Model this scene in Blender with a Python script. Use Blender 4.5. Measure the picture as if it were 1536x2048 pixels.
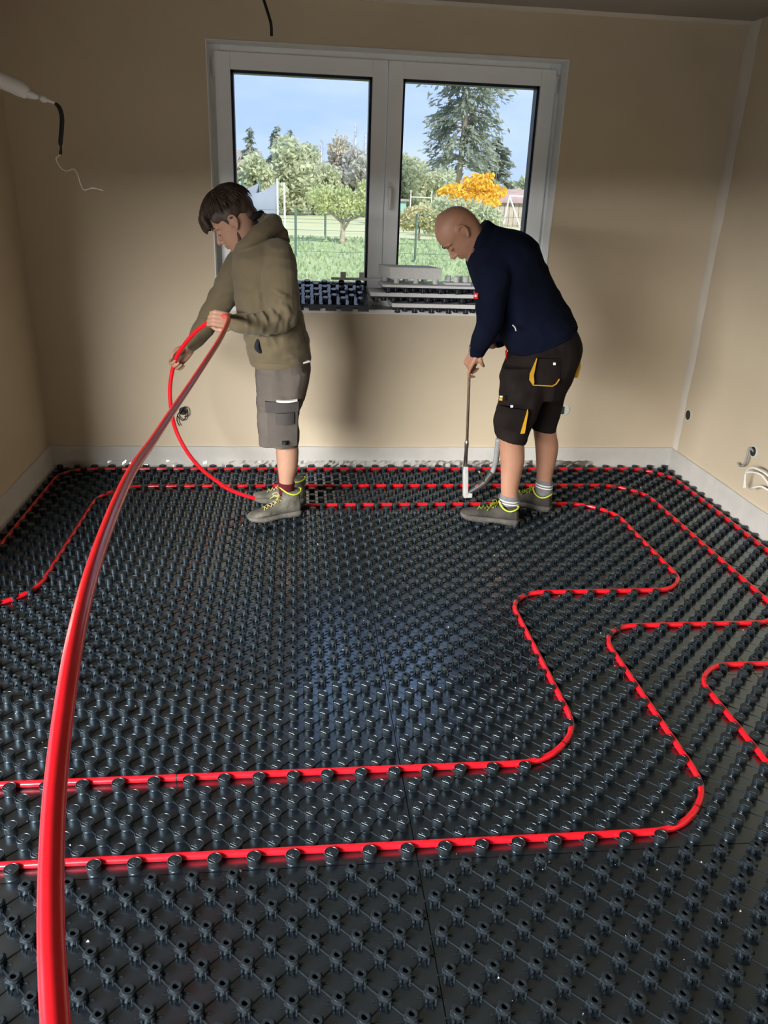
import bpy, bmesh, math, random
from mathutils import Vector, Matrix, noise

for _o in list(bpy.data.objects):
    bpy.data.objects.remove(_o)
scene = bpy.context.scene
COL = scene.collection

# ------------------------------------------------------------------ camera
cam_data = bpy.data.cameras.new('camera')
cam_data.sensor_fit = 'VERTICAL'
cam_data.sensor_height = 36.0
cam_data.lens = 36.0 * 1582.0 / 2048.0
cam_data.clip_start = 0.02
cam_data.clip_end = 500
cam = bpy.data.objects.new('camera', cam_data)
COL.objects.link(cam)
_yaw, _pitch, _roll = 0.117775, 0.387015, 0.038686
_fw = Vector((math.sin(_yaw) * math.cos(_pitch), math.cos(_yaw) * math.cos(_pitch), -math.sin(_pitch)))
_rt = Vector((math.cos(_yaw), -math.sin(_yaw), 0))
_up = _rt.cross(_fw)
_r2 = _rt * math.cos(_roll) + _up * math.sin(_roll)
_u2 = -_rt * math.sin(_roll) + _up * math.cos(_roll)
cam.matrix_world = Matrix(((_r2.x, _u2.x, -_fw.x, 0), (_r2.y, _u2.y, -_fw.y, 0),
                           (_r2.z, _u2.z, -_fw.z, 1.638), (0, 0, 0, 1)))
scene.camera = cam

# ------------------------------------------------------------------ world: bright, thinly clouded sky
world = bpy.data.worlds.new('sky')
scene.world = world
world.use_nodes = True
wn, wl = world.node_tree.nodes, world.node_tree.links
wn.clear()
w_out = wn.new('ShaderNodeOutputWorld')
w_bg = wn.new('ShaderNodeBackground')
w_tc = wn.new('ShaderNodeTexCoord')
w_map = wn.new('ShaderNodeMapping')
w_map.inputs['Scale'].default_value = (1.0, 1.0, 3.2)
w_noise = wn.new('ShaderNodeTexNoise')
w_noise.inputs['Scale'].default_value = 2.6
w_noise.inputs['Detail'].default_value = 6
w_noise.inputs['Roughness'].default_value = 0.55
w_ramp = wn.new('ShaderNodeValToRGB')
w_ramp.color_ramp.elements[0].position = 0.36
w_ramp.color_ramp.elements[0].color = (0.44, 0.60, 1.02, 1)
w_ramp.color_ramp.elements[1].position = 0.66
w_ramp.color_ramp.elements[1].color = (0.70, 0.80, 1.00, 1)
wl.new(w_tc.outputs['Generated'], w_map.inputs['Vector'])
wl.new(w_map.outputs['Vector'], w_noise.inputs['Vector'])
wl.new(w_noise.outputs['Fac'], w_ramp.inputs['Fac'])
wl.new(w_ramp.outputs['Color'], w_bg.inputs['Color'])
w_bg.inputs['Strength'].default_value = 1.3
wl.new(w_bg.outputs['Background'], w_out.inputs['Surface'])

# ------------------------------------------------------------------ sun (hazy, from behind the house)
sun_data = bpy.data.lights.new('sun', 'SUN')
sun_data.energy = 6.0
sun_data.angle = math.radians(12)
sun_data.color = (1.0, 0.95, 0.86)
sun = bpy.data.objects.new('sun', sun_data)
COL.objects.link(sun)
sun.rotation_euler = Vector((-0.35, 0.75, -0.62)).to_track_quat('-Z', 'Y').to_euler()

# ------------------------------------------------------------------ daylight from behind left: area lamp outside the left wall's shaped opening
def area(name, loc, target, sx, sy, power, color):
    d = bpy.data.lights.new(name, 'AREA')
    d.shape = 'RECTANGLE'
    d.size, d.size_y = sx, sy
    d.energy = power
    d.color = color
    o = bpy.data.objects.new(name, d)
    COL.objects.link(o)
    o.location = loc
    o.rotation_euler = (Vector(target) - Vector(loc)).to_track_quat('-Z', 'Y').to_euler()
    return o
area('door_daylight', (-3.9, -3.6, 2.55), (2.0, -1.5, 1.5), 8.0, 2.1, 3600, (1.0, 0.98, 0.95))

scene.view_settings.view_transform = 'Standard'
scene.view_settings.look = 'None'
scene.view_settings.gamma = 1.0
scene.view_settings.use_curve_mapping = False
scene.view_settings.exposure = 0.0

# ------------------------------------------------------------------ materials
def mat(name, color, rough=0.6, spec=0.5, metal=0.0, noise_scale=None, noise_amt=0.0, bump=0.0, bump_scale=None,
        color2=None, rough2=None, sheen=0.0, coat=0.0, ior=None, tint=None, stretch=None, detail=5, trans=0.0, lo=0.35, hi=0.65, bump_dist=0.01):
    m = bpy.data.materials.new(name)
    m.use_nodes = True
    nt = m.node_tree
    n, l = nt.nodes, nt.links
    b = n['Principled BSDF']
    b.inputs['Base Color'].default_value = (*color, 1)
    b.inputs['Roughness'].default_value = rough
    b.inputs['Specular IOR Level'].default_value = spec
    b.inputs['Metallic'].default_value = metal
    if tint:
        b.inputs['Specular Tint'].default_value = (*tint, 1)
    if ior:
        b.inputs['IOR'].default_value = ior
    if sheen:
        b.inputs['Sheen Weight'].default_value = sheen
    if coat:
        b.inputs['Coat Weight'].default_value = coat
        b.inputs['Coat Roughness'].default_value = 0.15
    tc = n.new('ShaderNodeTexCoord')
    vec = tc.outputs['Object']
    if stretch:
        mp = n.new('ShaderNodeMapping')
        mp.inputs['Scale'].default_value = stretch
        l.new(vec, mp.inputs['Vector'])
        vec = mp.outputs['Vector']
    if noise_scale:
        t = n.new('ShaderNodeTexNoise')
        t.inputs['Scale'].default_value = noise_scale
        t.inputs['Detail'].default_value = detail
        l.new(vec, t.inputs['Vector'])
        r = n.new('ShaderNodeValToRGB')
        r.color_ramp.elements[0].position = lo
        r.color_ramp.elements[1].position = hi
        c2 = color2 if color2 else tuple(c * (1 - noise_amt) for c in color)
        r.color_ramp.elements[0].color = (*c2, 1)
        r.color_ramp.elements[1].color = (*color, 1)
        l.new(t.outputs['Fac'], r.inputs['Fac'])
        l.new(r.outputs['Color'], b.inputs['Base Color'])
        if rough2 is not None:
            mr = n.new('ShaderNodeMapRange')
            mr.inputs['To Min'].default_value = rough2
            mr.inputs['To Max'].default_value = rough
            l.new(t.outputs['Fac'], mr.inputs['Value'])
            l.new(mr.outputs['Result'], b.inputs['Roughness'])
    if bump:
        t2 = n.new('ShaderNodeTexNoise')
        t2.inputs['Scale'].default_value = bump_scale or 80
        t2.inputs['Detail'].default_value = 4
        l.new(vec, t2.inputs['Vector'])
        bp = n.new('ShaderNodeBump')
        bp.inputs['Strength'].default_value = bump
        bp.inputs['Distance'].default_value = bump_dist
        l.new(t2.outputs['Fac'], bp.inputs['Height'])
        l.new(bp.outputs['Normal'], b.inputs['Normal'])
    return m

M = {}
M['plaster'] = mat('plaster', (0.62, 0.53, 0.395), 0.92, 0.2, noise_scale=1.3, color2=(0.57, 0.48, 0.345), bump=0.12, bump_scale=140, bump_dist=0.004)
M['filler'] = mat('filler', (0.66, 0.60, 0.51), 0.9, 0.2, noise_scale=6, noise_amt=0.08)
M['unseen_wall'] = mat('low_bounce_wall', (0.16, 0.155, 0.145), 0.95, 0.1, noise_scale=4, noise_amt=0.2)  # for the front wall out of view, darkened to cut bounced light
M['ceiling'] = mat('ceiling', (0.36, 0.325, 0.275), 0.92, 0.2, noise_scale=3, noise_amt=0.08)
M['reveal'] = mat('reveal_paint', (0.78, 0.78, 0.75), 0.8, 0.3, noise_scale=5, noise_amt=0.06)
M['foam'] = mat('edge_foam', (0.56, 0.545, 0.51), 0.75, 0.3, noise_scale=9, noise_amt=0.08, bump=0.2, bump_scale=60, bump_dist=0.004)
M['paving'] = mat('low_bounce_paving', (0.10, 0.097, 0.092), 0.9, 0.2, noise_scale=3, noise_amt=0.25)  # unseen terrace, kept dark so less light bounces up to the ceiling
M['screed'] = mat('screed', (0.30, 0.29, 0.27), 0.9, 0.2, noise_scale=8, noise_amt=0.2)
M['upvc'] = mat('window_upvc', (0.90, 0.93, 0.94), 0.35, 0.5, noise_scale=4, noise_amt=0.03)
M['gasket'] = mat('gasket', (0.012, 0.014, 0.03), 0.5, 0.4, noise_scale=30, noise_amt=0.2)
M['white_plastic'] = mat('white_plastic', (0.80, 0.80, 0.78), 0.4, 0.5, noise_scale=12, noise_amt=0.05)
M['black_plastic'] = mat('black_plastic', (0.005, 0.007, 0.011), 0.27, 0.5, ior=3.1, tint=(0.74, 0.90, 1.0), noise_scale=22, color2=(0.0035, 0.005, 0.008), rough2=0.20)  # blue specular tint puts the skylight's colour into the sheen
M['stud_plastic'] = mat('stud_plastic', (0.014, 0.018, 0.0215), 0.34, 0.5, ior=1.55, tint=(0.72, 0.90, 1.0), noise_scale=90, color2=(0.009, 0.012, 0.0145))  # same skylight blue put into the stud reflections
M['pipe_red'] = mat('pipe_red', (0.74, 0.010, 0.020), 0.24, 0.5, noise_scale=14, color2=(0.66, 0.008, 0.016), coat=0.3)
M['print_black'] = mat('print_black', (0.02, 0.015, 0.015), 0.6, 0.3, noise_scale=60, noise_amt=0.3)

def glass_mat():
    m = bpy.data.materials.new('window_glass')
    m.use_nodes = True
    n, l = m.node_tree.nodes, m.node_tree.links
    n.clear()
    o = n.new('ShaderNodeOutputMaterial')
    mx = n.new('ShaderNodeMixShader')
    tr = n.new('ShaderNodeBsdfTransparent')
    tr.inputs['Color'].default_value = (0.95, 0.97, 0.97, 1)
    gl = n.new('ShaderNodeBsdfGlossy')
    gl.inputs['Roughness'].default_value = 0.02
    fr = n.new('ShaderNodeFresnel')
    fr.inputs['IOR'].default_value = 1.35
    l.new(fr.outputs['Fac'], mx.inputs['Fac'])
    l.new(tr.outputs['BSDF'], mx.inputs[1])
    l.new(gl.outputs['BSDF'], mx.inputs[2])
    l.new(mx.outputs['Shader'], o.inputs['Surface'])
    return m
M['glass'] = glass_mat()

# ------------------------------------------------------------------ mesh helpers
class MB:
    """collects verts/faces; build() links ONE mesh object"""
    def __init__(self):
        self.v, self.f = [], []
    def add(self, verts, faces):
        b = len(self.v)
        self.v += [tuple(p) for p in verts]
        self.f += [tuple(i + b for i in f) for f in faces]
        return self
    def box(self, a, b):
        x0, y0, z0 = a
        x1, y1, z1 = b
        return self.add([(x0, y0, z0), (x1, y0, z0), (x1, y1, z0), (x0, y1, z0), (x0, y0, z1), (x1, y0, z1), (x1, y1, z1), (x0, y1, z1)],
                        [(3, 2, 1, 0), (4, 5, 6, 7), (0, 1, 5, 4), (1, 2, 6, 5), (2, 3, 7, 6), (3, 0, 4, 7)])
    def obox(self, c, ux, uy, uz):
        """box from a centre and three half-axis vectors"""
        c, ux, uy, uz = Vector(c), Vector(ux), Vector(uy), Vector(uz)
        q = [c + ux * i + uy * j + uz * k for k in (-1, 1) for i, j in ((-1, -1), (1, -1), (1, 1), (-1, 1))]
        return self.add(q, [(3, 2, 1, 0), (4, 5, 6, 7), (0, 1, 5, 4), (1, 2, 6, 5), (2, 3, 7, 6), (3, 0, 4, 7)])
    def prism(self, pts, axis, lo, hi):
        """extrude a 2D polygon along an axis"""
        def pl(p, h):
            return {'x': (h, p[0], p[1]), 'y': (p[0], h, p[1]), 'z': (p[0], p[1], h)}[axis]
        n = len(pts)
        vs = [pl(p, lo) for p in pts] + [pl(p, hi) for p in pts]
        fs = [tuple(range(n))[::-1], tuple(range(n, 2 * n))] + [(i, (i + 1) % n, n + (i + 1) % n, n + i) for i in range(n)]
        return self.add(vs, fs)
    def tube(self, pts, r, seg=8, cap=True):
        pts = [Vector(p) for p in pts]
        n = len(pts)
        rs = r if isinstance(r, (list, tuple)) else [r] * n
        t0 = (pts[1] - pts[0]).normalized()
        ref = Vector((0, 0, 1)) if abs(t0.z) < 0.9 else Vector((1, 0, 0))
        u = t0.cross(ref).normalized()
        vs, fs = [], []
        for i, p in enumerate(pts):
            t = (pts[min(i + 1, n - 1)] - pts[max(i - 1, 0)]).normalized()
            u = (u - t * u.dot(t)).normalized()
            w = t.cross(u)
            for k in range(seg):
                a = 2 * math.pi * k / seg
                vs.append(p + (u * math.cos(a) + w * math.sin(a)) * rs[i])
        for i in range(n - 1):
            for k in range(seg):
                k2 = (k + 1) % seg
                fs.append((i * seg + k, i * seg + k2, (i + 1) * seg + k2, (i + 1) * seg + k))
        if cap:
            fs.append(tuple(range(seg))[::-1])
            fs.append(tuple(range((n - 1) * seg, n * seg)))
        return self.add(vs, fs)
    def lathe(self, prof, c=(0, 0, 0), seg=16, lobes=None):
        """prof: (r, z) list from bottom to top about the z axis"""
        vs, fs = [], []
        for r, z in prof:
            for k in range(seg):
                a = 2 * math.pi * (k + 0.5) / seg
                rr = r * (lobes[k % len(lobes)] if lobes else 1)
                vs.append((c[0] + rr * math.cos(a), c[1] + rr * math.sin(a), c[2] + z))
        for i in range(len(prof) - 1):
            for k in range(seg):
                k2 = (k + 1) % seg
                fs.append((i * seg + k, i * seg + k2, (i + 1) * seg + k2, (i + 1) * seg + k))
        fs.append(tuple(range((len(prof) - 1) * seg, len(prof) * seg)))
        return self.add(vs, fs)
    def mesh(self, name):
        me = bpy.data.meshes.new(name)
        me.from_pydata(self.v, [], self.f)
        me.update()
        return me
    def build(self, name, material, parent=None, smooth=False, bevel=0.0, origin=None, seg=2):
        me = self.mesh(name)
        if material is not None:
            me.materials.append(M[material] if isinstance(material, str) else material)
        if smooth:
            me.polygons.foreach_set('use_smooth', [True] * len(me.polygons))
        o = bpy.data.objects.new(name, me)
        COL.objects.link(o)
        if parent is not None:
            o.parent = parent
            # parents are never scaled or rotated when children are built in world space
            o.location = -Vector(parent.location) if parent.parent is None else -Vector(parent.location) - Vector(parent.parent.location)
        if bevel:
            bv = o.modifiers.new('bevel', 'BEVEL')
            bv.width = bevel
            bv.segments = seg
            bv.limit_method = 'ANGLE'
        return o

def tag(o, label=None, cat=None, group=None, kind=None):
    if label: o['label'] = label
    if cat: o['category'] = cat
    if group: o['group'] = group
    if kind: o['kind'] = kind
    return o
def empty(name, loc, label=None, cat=None, group=None, kind=None):
    o = bpy.data.objects.new(name, None)
    COL.objects.link(o)
    o.location = loc
    o.empty_display_size = 0.1
    return tag(o, label, cat, group, kind)
def shade_auto(o, ang=35):
    me = o.data
    me.polygons.foreach_set('use_smooth', [True] * len(me.polygons))
    me.set_sharp_from_angle(angle=math.radians(ang))
def spline(pts, n=8, closed=False):
    """Catmull-Rom through the points (tuples of any length)"""
    P_ = [tuple(p) for p in pts]
    out = []
    m = len(P_)
    for i in range(m - 1):
        p0, p1, p2, p3 = P_[max(i - 1, 0)], P_[i], P_[i + 1], P_[min(i + 2, m - 1)]
        for k in range(n):
            t = k / n
            out.append(tuple(0.5 * (2 * b + (c - a) * t + (2 * a - 5 * b + 4 * c - d) * t * t + (3 * b - a - 3 * c + d) * t ** 3)
                             for a, b, c, d in zip(p0, p1, p2, p3)))
    out.append(P_[-1])
    return out

# ================================================================== the room
XL, XR, YB, YF, ZC = -1.49, 2.455, 4.75, -2.2, 2.545
WX0, WX1, WZ0, WZ1 = -0.457, 1.474, 0.955, 2.322      # window opening
WT = 0.36                                             # outer wall thickness
def struct(name, mb, m, parent=None, **k):
    o = mb.build(name, m, parent, **k)
    if parent is None:
        o['kind'] = 'structure'
    return o
b = MB()
b.box((XL - 0.3, YB, -0.15), (WX0, YB + WT, ZC + 0.2)).box((WX1, YB, -0.15), (XR + 0.3, YB + WT, ZC + 0.2))
b.box((WX0, YB, -0.15), (WX1, YB + WT, WZ0)).box((WX0, YB, WZ1), (WX1, YB + WT, ZC + 0.2))
struct('wall_back', b, 'plaster')
struct('wall_right', MB().box((XR, YF - 0.2, -0.15), (XR + 0.3, YB, ZC + 0.2)), 'plaster')
# left wall with the door opening behind the viewer
DY0, DY1, DZ1 = -2.0, 2.65, 1.70  # low head and jambs set to shape the light on the walls
b = MB().box((XL - 0.3, DY1, -0.15), (XL, YB, ZC + 0.2)).box((XL - 0.3, YF - 0.2, -0.15), (XL, DY0, ZC + 0.2)).box((XL - 0.3, DY0, DZ1), (XL, DY1, ZC + 0.2))
struct('wall_left', b, 'plaster')
struct('wall_front', MB().box((XL - 0.3, YF - 0.2, -0.15), (XR + 0.3, YF, ZC + 0.2)), 'unseen_wall')
struct('floor', MB().box((XL - 0.3, YF - 0.2, -0.2), (XR + 0.3, YB + 0.02, -0.03)), 'screed')
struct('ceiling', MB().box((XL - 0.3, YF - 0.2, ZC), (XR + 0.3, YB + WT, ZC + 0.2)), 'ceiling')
# white painted lining of the window recess
rv = MB()
t_ = 0.006
rv.box((WX0, YB - 0.004, WZ1 - t_), (WX1, YB + 0.13, WZ1)).box((WX0, YB - 0.004, WZ0), (WX0 + t_, YB + 0.13, WZ1 - t_)).box((WX1 - t_, YB - 0.004, WZ0), (WX1, YB + 0.13, WZ1 - t_))
struct('trim_1', rv, 'reveal')
# window board: rough bottom of the recess
struct('trim_2', MB().box((WX0 + t_, YB - 0.012, WZ0), (WX1 - t_, YB + 0.14, WZ0 + 0.028)), 'reveal', bevel=0.004)
# filled joint running up the right-hand corner, with a feathered edge
rnd = random.Random(4)
fl = MB()
n_ = 26
va, vb = [], []
for i in range(n_ + 1):
    z = 0.12 + (ZC - 0.12) * i / n_
    w = 0.075 + 0.05 * i / n_ + rnd.uniform(-0.008, 0.008)
    va.append((XR - 0.0045, YB, z)); vb.append((XR - 0.0015, YB - w, z))
back_a = [(XR, p[1], p[2]) for p in va]; back_b = [(XR, p[1], p[2]) for p in vb]
vs = va + vb + back_a + back_b
k_ = n_ + 1
fs = []
for i in range(n_):
    fs += [(i, i + 1, k_ + i + 1, k_ + i), (2 * k_ + i, 3 * k_ + i, 3 * k_ + i + 1, 2 * k_ + i + 1), (k_ + i, k_ + i + 1, 3 * k_ + i + 1, 3 * k_ + i)]
fl.add(vs, fs)
struct('trim_3', fl, 'filler', smooth=True)
# joint along the ceiling
fl = MB()
va, vb = [], []
for i in range(n_ + 1):
    x = XL + (XR - XL) * i / n_
    w = 0.05 + rnd.uniform(-0.006, 0.006)
    va.append((x, YB, ZC - 0.002 - 0.012)); vb.append((x, YB - w, ZC - 0.002))
top = [(p[0], p[1], ZC) for p in va] + [(p[0], p[1], ZC) for p in vb]
vs = va + vb + top
fs = []
for i in range(n_):
    fs += [(i, k_ + i, k_ + i + 1, i + 1), (k_ + i, 3 * k_ + i, 3 * k_ + i + 1, k_ + i + 1)]
fl.add(vs, fs)
struct('trim_4', fl, 'filler', smooth=True)

# added frame for that opening and an added dark terrace outside, both unseen
df = empty('door_1', (XL - 0.15, DY0, 0.0), kind='structure')
for nm, a_, b_ in (('jamb', (XL - 0.22, DY0, -0.03), (XL - 0.14, DY0 + 0.07, DZ1)), ('jamb', (XL - 0.22, DY1 - 0.07, -0.03), (XL - 0.14, DY1, DZ1)), ('head', (XL - 0.22, DY0 + 0.07, DZ1 - 0.07), (XL - 0.14, DY1 - 0.07, DZ1)), ('threshold', (XL - 0.22, DY0 + 0.07, -0.03), (XL - 0.14, DY1 - 0.07, 0.02))):
    MB().box(a_, b_).build(nm, 'upvc', df, bevel=0.004)
struct('terrace', MB().box((-30, -30, -0.5), (XL - 0.3, YB + WT, -0.12)), 'paving')
# foam edge strip round the foot of the walls, wavy top edge
def strip(name, p0, p1, nrm, h=0.135, th=0.022, seed=1):
    r = random.Random(seed)
    p0, p1, nrm = Vector(p0), Vector(p1), Vector(nrm)
    n = 40
    vs, fs = [], []
    for i in range(n + 1):
        q = p0.lerp(p1, i / n)
        wob = r.uniform(-0.003, 0.003)
        prof = [(th + 0.012, -0.03), (th + 0.004, 0.02), (th * 0.9 + wob, 0.05), (th * 0.75 + wob, h * 0.7), (th * 0.7 + wob, h - 0.004), (th * 0.55, h + wob), (0, h + wob)]
        vs += [q + nrm * d + Vector((0, 0, z)) for d, z in prof]
    m = 7
    for i in range(n):
        for k in range(m - 1):
            fs.append((i * m + k, (i + 1) * m + k, (i + 1) * m + k + 1, i * m + k + 1))
    o = struct(name, MB().add(vs, fs), 'foam', smooth=True)
    return o
strip('baseboard_back', (XL, YB, 0), (XR, YB, 0), (0, -1, 0), seed=2)
strip('baseboard_right', (XR, YB, 0), (XR, YF, 0), (-1, 0, 0), seed=3)
strip('baseboard_left', (XL, DY1, 0), (XL, YB, 0), (1, 0, 0), seed=5)

# ------------------------------------------------------------------ window
win = empty('window_1', (0.5, YB + 0.12, WZ0), kind='structure')
FY0, FY1 = YB + 0.12, YB + 0.20
fz0 = WZ0 + 0.028
f_ = MB()
fw = 0.032
f_.box((WX0, FY0, fz0), (WX0 + fw + 0.03, FY1, WZ1)).box((WX1 - fw - 0.03, FY0, fz0), (WX1, FY1, WZ1))
f_.box((WX0 + fw + 0.03, FY0, WZ1 - fw - 0.03), (WX1 - fw - 0.03, FY1, WZ1)).box((WX0 + fw + 0.03, FY0, fz0), (WX1 - fw - 0.03, FY1, fz0 + 0.06))
# outer frame seen as a step round the sashes
f_.build('window_frame', 'upvc', win, bevel=0.004)
sx = 0.505
def sash(x0, x1, handed):
    s = empty('sash', (0, 0, 0))
    s.parent = win
    s.location = Vector((x0, FY0 - 0.018, fz0 + 0.03)) - win.location
    z0, z1 = fz0 + 0.03, WZ1 - 0.038
    y0, y1 = FY0 - 0.018, FY0 + 0.05
    st, rl = 0.082, 0.082
    gx0, gx1, gz0, gz1 = x0 + st, x1 - st, z0 + rl + 0.005, z1 - rl
    def part(name, mb, m, **k):
        o = mb.build(name, m, None, **k)
        o.parent = s
        o.location = -(win.location + s.location)
        return o
    g = MB()
    # stiles and rails with a sloping glazing bead
    for (a, c) in (((x0, z0), (gx0, z1)), ((gx1, z0), (x1, z1)), ((gx0, z0), (gx1, gz0)), ((gx0, gz1), (gx1, z1))):
        g.box((a[0], y0, a[1]), (c[0], y1, c[1]))
    part('sash_frame', g, 'upvc', bevel=0.003)
    bd = MB()
    w, yb = 0.014, y0 + 0.022
    for (a, c) in (((gx0, gz0), (gx0 + w, gz1)), ((gx1 - w, gz0), (gx1, gz1)), ((gx0, gz0), (gx1, gz0 + w)), ((gx0, gz1 - w), (gx1, gz1))):
        bd.box((a[0], yb, a[1]), (c[0], y1 + 0.028, c[1]))
    part('gasket', bd, 'gasket')
    part('pane', MB().box((gx0 - 0.003, y1 - 0.01, gz0 - 0.003), (gx1 + 0.003, y1 - 0.006, gz1 + 0.003)), 'glass')
    hx = x0 + 0.002 if handed == 'l' else x1 - 0.002
    sg = -1 if handed == 'l' else 1
    hg = MB()
    for zc in (z1 - 0.075, z0 + 0.075):
        hg.tube([(hx + sg * 0.007, y0 + 0.004, zc - 0.045), (hx + sg * 0.007, y0 + 0.004, zc + 0.045)], 0.0085, 10)
    shade_auto(part('hinge', hg, 'white_plastic'), 40)
    return s, part
s1, p1 = sash(WX0 + 0.032, sx - 0.0025, 'l')
s2, p2 = sash(sx + 0.0025, WX1 - 0.032, 'r')
hx, hz = 0.533, 1.645
h = MB()
h.box((hx - 0.014, FY0 - 0.026, hz - 0.05), (hx + 0.014, FY0 - 0.018, hz + 0.03))
hd = h
p2('handle_plate', hd, 'white_plastic', bevel=0.006)
h = MB().tube(spline([(hx, FY0 - 0.02, hz), (hx, FY0 - 0.05, hz), (hx, FY0 - 0.062, hz - 0.012), (hx, FY0 - 0.062, hz - 0.06), (hx, FY0 - 0.058, hz - 0.115)], 5), [0.010] * 8 + [0.0105] * 8 + [0.009] * 5, 10)
p2('handle', h, 'white_plastic', smooth=True)
# ================================================================== stud panels and heating pipe
A = 0.0503                         # stud grid
LX, LY = -0.6205, 1.8867           # one stud of the grid
def solid_stud_mesh():
    m = MB()
    m.lathe([(0.0192, -0.001), (0.0172, 0.002), (0.0172, 0.0200), (0.0188, 0.0207), (0.0188, 0.0245), (0.0181, 0.0252), (0.0170, 0.0252), (0.0163, 0.0241)], seg=16)
    # raised lozenge and boss moulded on the top
    def ringsq(r0, r1, z0, z1):
        vs = [(r * math.cos(math.pi / 2 * k + 0.2), r * math.sin(math.pi / 2 * k + 0.2), z) for r, z in ((r0, z0), (r1, z1)) for k in range(4)]
        m.add(vs, [(k, (k + 1) % 4, 4 + (k + 1) % 4, 4 + k) for k in range(4)] + [(4, 5, 6, 7)])
    ringsq(0.0152, 0.0142, 0.0240, 0.0252)
    m.lathe([(0.0066, 0.0251), (0.0058, 0.0259)], seg=8)
    return m
def ring_stud_mesh():
    m = MB()
    # four-cornered hollow post with a lobed collar and an open ring on top
    seg = 16
    lob = [1.0, 1.0, 0.84, 0.84]
    rings = [(0.0140, -0.001, 0), (0.0125, 0.010, 0), (0.0130, 0.0165, 1), (0.0182, 0.0175, 1), (0.0178, 0.0215, 1), (0.0130, 0.0225, 0), (0.0126, 0.0255, 0), (0.0072, 0.0255, 0), (0.0062, 0.012, 0)]
    vs, fs = [], []
    for r, z, lb in rings:
        for k in range(seg):
            a = 2 * math.pi * (k + 0.5) / seg
            rr = r * (lob[k % 4] if lb else 1)
            vs.append((rr * math.cos(a), rr * math.sin(a), z))
    for i in range(len(rings) - 1):
        for k in range(seg):
            k2 = (k + 1) % seg
            fs.append((i * seg + k, i * seg + k2, (i + 1) * seg + k2, (i + 1) * seg + k))
    fs.append(tuple(range((len(rings) - 1) * seg, len(rings) * seg)))
    m.add(vs, fs)
    # gripping feet at the base, and little bars that end in a pip
    for k in range(4):
        a = math.pi / 4 + k * math.pi / 2
        c, s = math.cos(a), math.sin(a)
        m.obox((0.0150 * c, 0.0150 * s, 0.005), (0.0028 * c, 0.0028 * s, 0), (-0.003 * s, 0.003 * c, 0), (0, 0, 0.006))
    for k in range(4):
        a = k * math.pi / 2
        c, s = math.cos(a), math.sin(a)
        m.obox((0.0195 * c, 0.0195 * s, 0.0012), (0.0055 * c, 0.0055 * s, 0), (-0.0011 * s, 0.0011 * c, 0), (0, 0, 0.0022))
        m.obox((0.0265 * c, 0.0265 * s, 0.0016), (0.0013 * c, 0.0013 * s, 0), (-0.0013 * s, 0.0013 * c, 0), (0, 0, 0.0028))
    return m
STUD = {}
for kind, mk in (('solid', solid_stud_mesh), ('ring', ring_stud_mesh)):
    me = mk().mesh('stud')
    me.materials.append(M['stud_plastic'])
    me.polygons.foreach_set('use_smooth', [True] * len(me.polygons))
    me.set_sharp_from_angle(angle=math.radians(24))
    STUD[kind] = me
def panel(x0, x1, y0, y1, kind, label):
    p = empty('stud_panel', ((x0 + x1) / 2, (y0 + y1) / 2, 0), label, 'heating panel', 'black stud panels covering the floor')
    g = 0.0012
    sh = MB().box((x0 + g, y0 + g, -0.028), (x1 - g, y1 - g, 0.0))
    sites = []
    m0, m1 = math.floor((x0 - LX) / A) - 1, math.ceil((x1 - LX) / A) + 1
    n0, n1 = math.floor((y0 - LY) / A) - 1, math.ceil((y1 - LY) / A) + 1
    for n in range(n0, n1 + 1):
        for m in range(m0, m1 + 1):
            if (m + n) % 2:
                continue
            x, y = LX + A * m, LY + A * n
            if x0 + 0.012 < x < x1 + 0.012 and y0 + 0.012 < y < y1 + 0.012 and XL + 0.05 < x < XR - 0.04 and y < YB - 0.04:
                sites.append((x, y))
    sh.build('sheet', 'black_plastic', p)
    rb = MB()
    for (x, y) in sites:
        for sx_ in (-1, 1):
            q = Vector((x + sx_ * A, y + A, 0))
            if not (x0 < q.x < x1 and q.y < y1):
                continue
            d = Vector((sx_, 1, 0)).normalized()
            s_ = Vector((-d.y, d.x, 0))
            c = Vector((x + sx_ * A / 2, y + A / 2, 0.0006))
            hl = (0.0195 if kind == 'solid' else 0.0175)
            rb.obox(c, d * hl, s_ * 0.0013, (0, 0, 0.0011))
    tag(rb.build('rib_grid', 'stud_plastic', p), kind='stuff')
    for i, (x, y) in enumerate(sites):
        o = bpy.data.objects.new('stud', STUD[kind])
        o.location = (x - p.location.x, y - p.location.y, 0)
        o.rotation_euler = (0, 0, 0)
        o.parent = p
        COL.objects.link(o)
    return p
row_y = [0.36, 0.76, 1.562, 2.364, 3.166, 3.968, 4.728]
XA, XB = XL + 0.024, XR - 0.026
panel(XA, 0.31, row_y[1], row_y[2], 'ring', 'black panel of ring-topped studs at the bottom left, under the raised red pipe')
panel(0.31, 1.71, row_y[1], row_y[2], 'ring', 'black panel of ring-topped studs in the bottom middle and right of the floor')
panel(1.71, XB, row_y[1], row_y[2], 'ring', 'black panel of ring-topped studs at the very bottom right edge of the floor')
panel(XA, -1.09, row_y[2], row_y[3], 'solid', 'narrow black panel of flat-topped studs at the left edge of the floor')
panel(-1.09, 0.31, row_y[2], row_y[3], 'solid', 'black panel of flat-topped studs left of centre, crossed by the raised red pipe')
panel(0.31, 1.71, row_y[2], row_y[3], 'solid', 'black panel of flat-topped studs right of centre, where two pipe bends lie')
panel(1.71, XB, row_y[2], row_y[3], 'solid', 'black panel of flat-topped studs at the right edge of the floor')
panel(XA, -1.09, row_y[3], row_y[4], 'ring', 'narrow black panel of ring-topped studs at the left edge of the floor')
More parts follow.
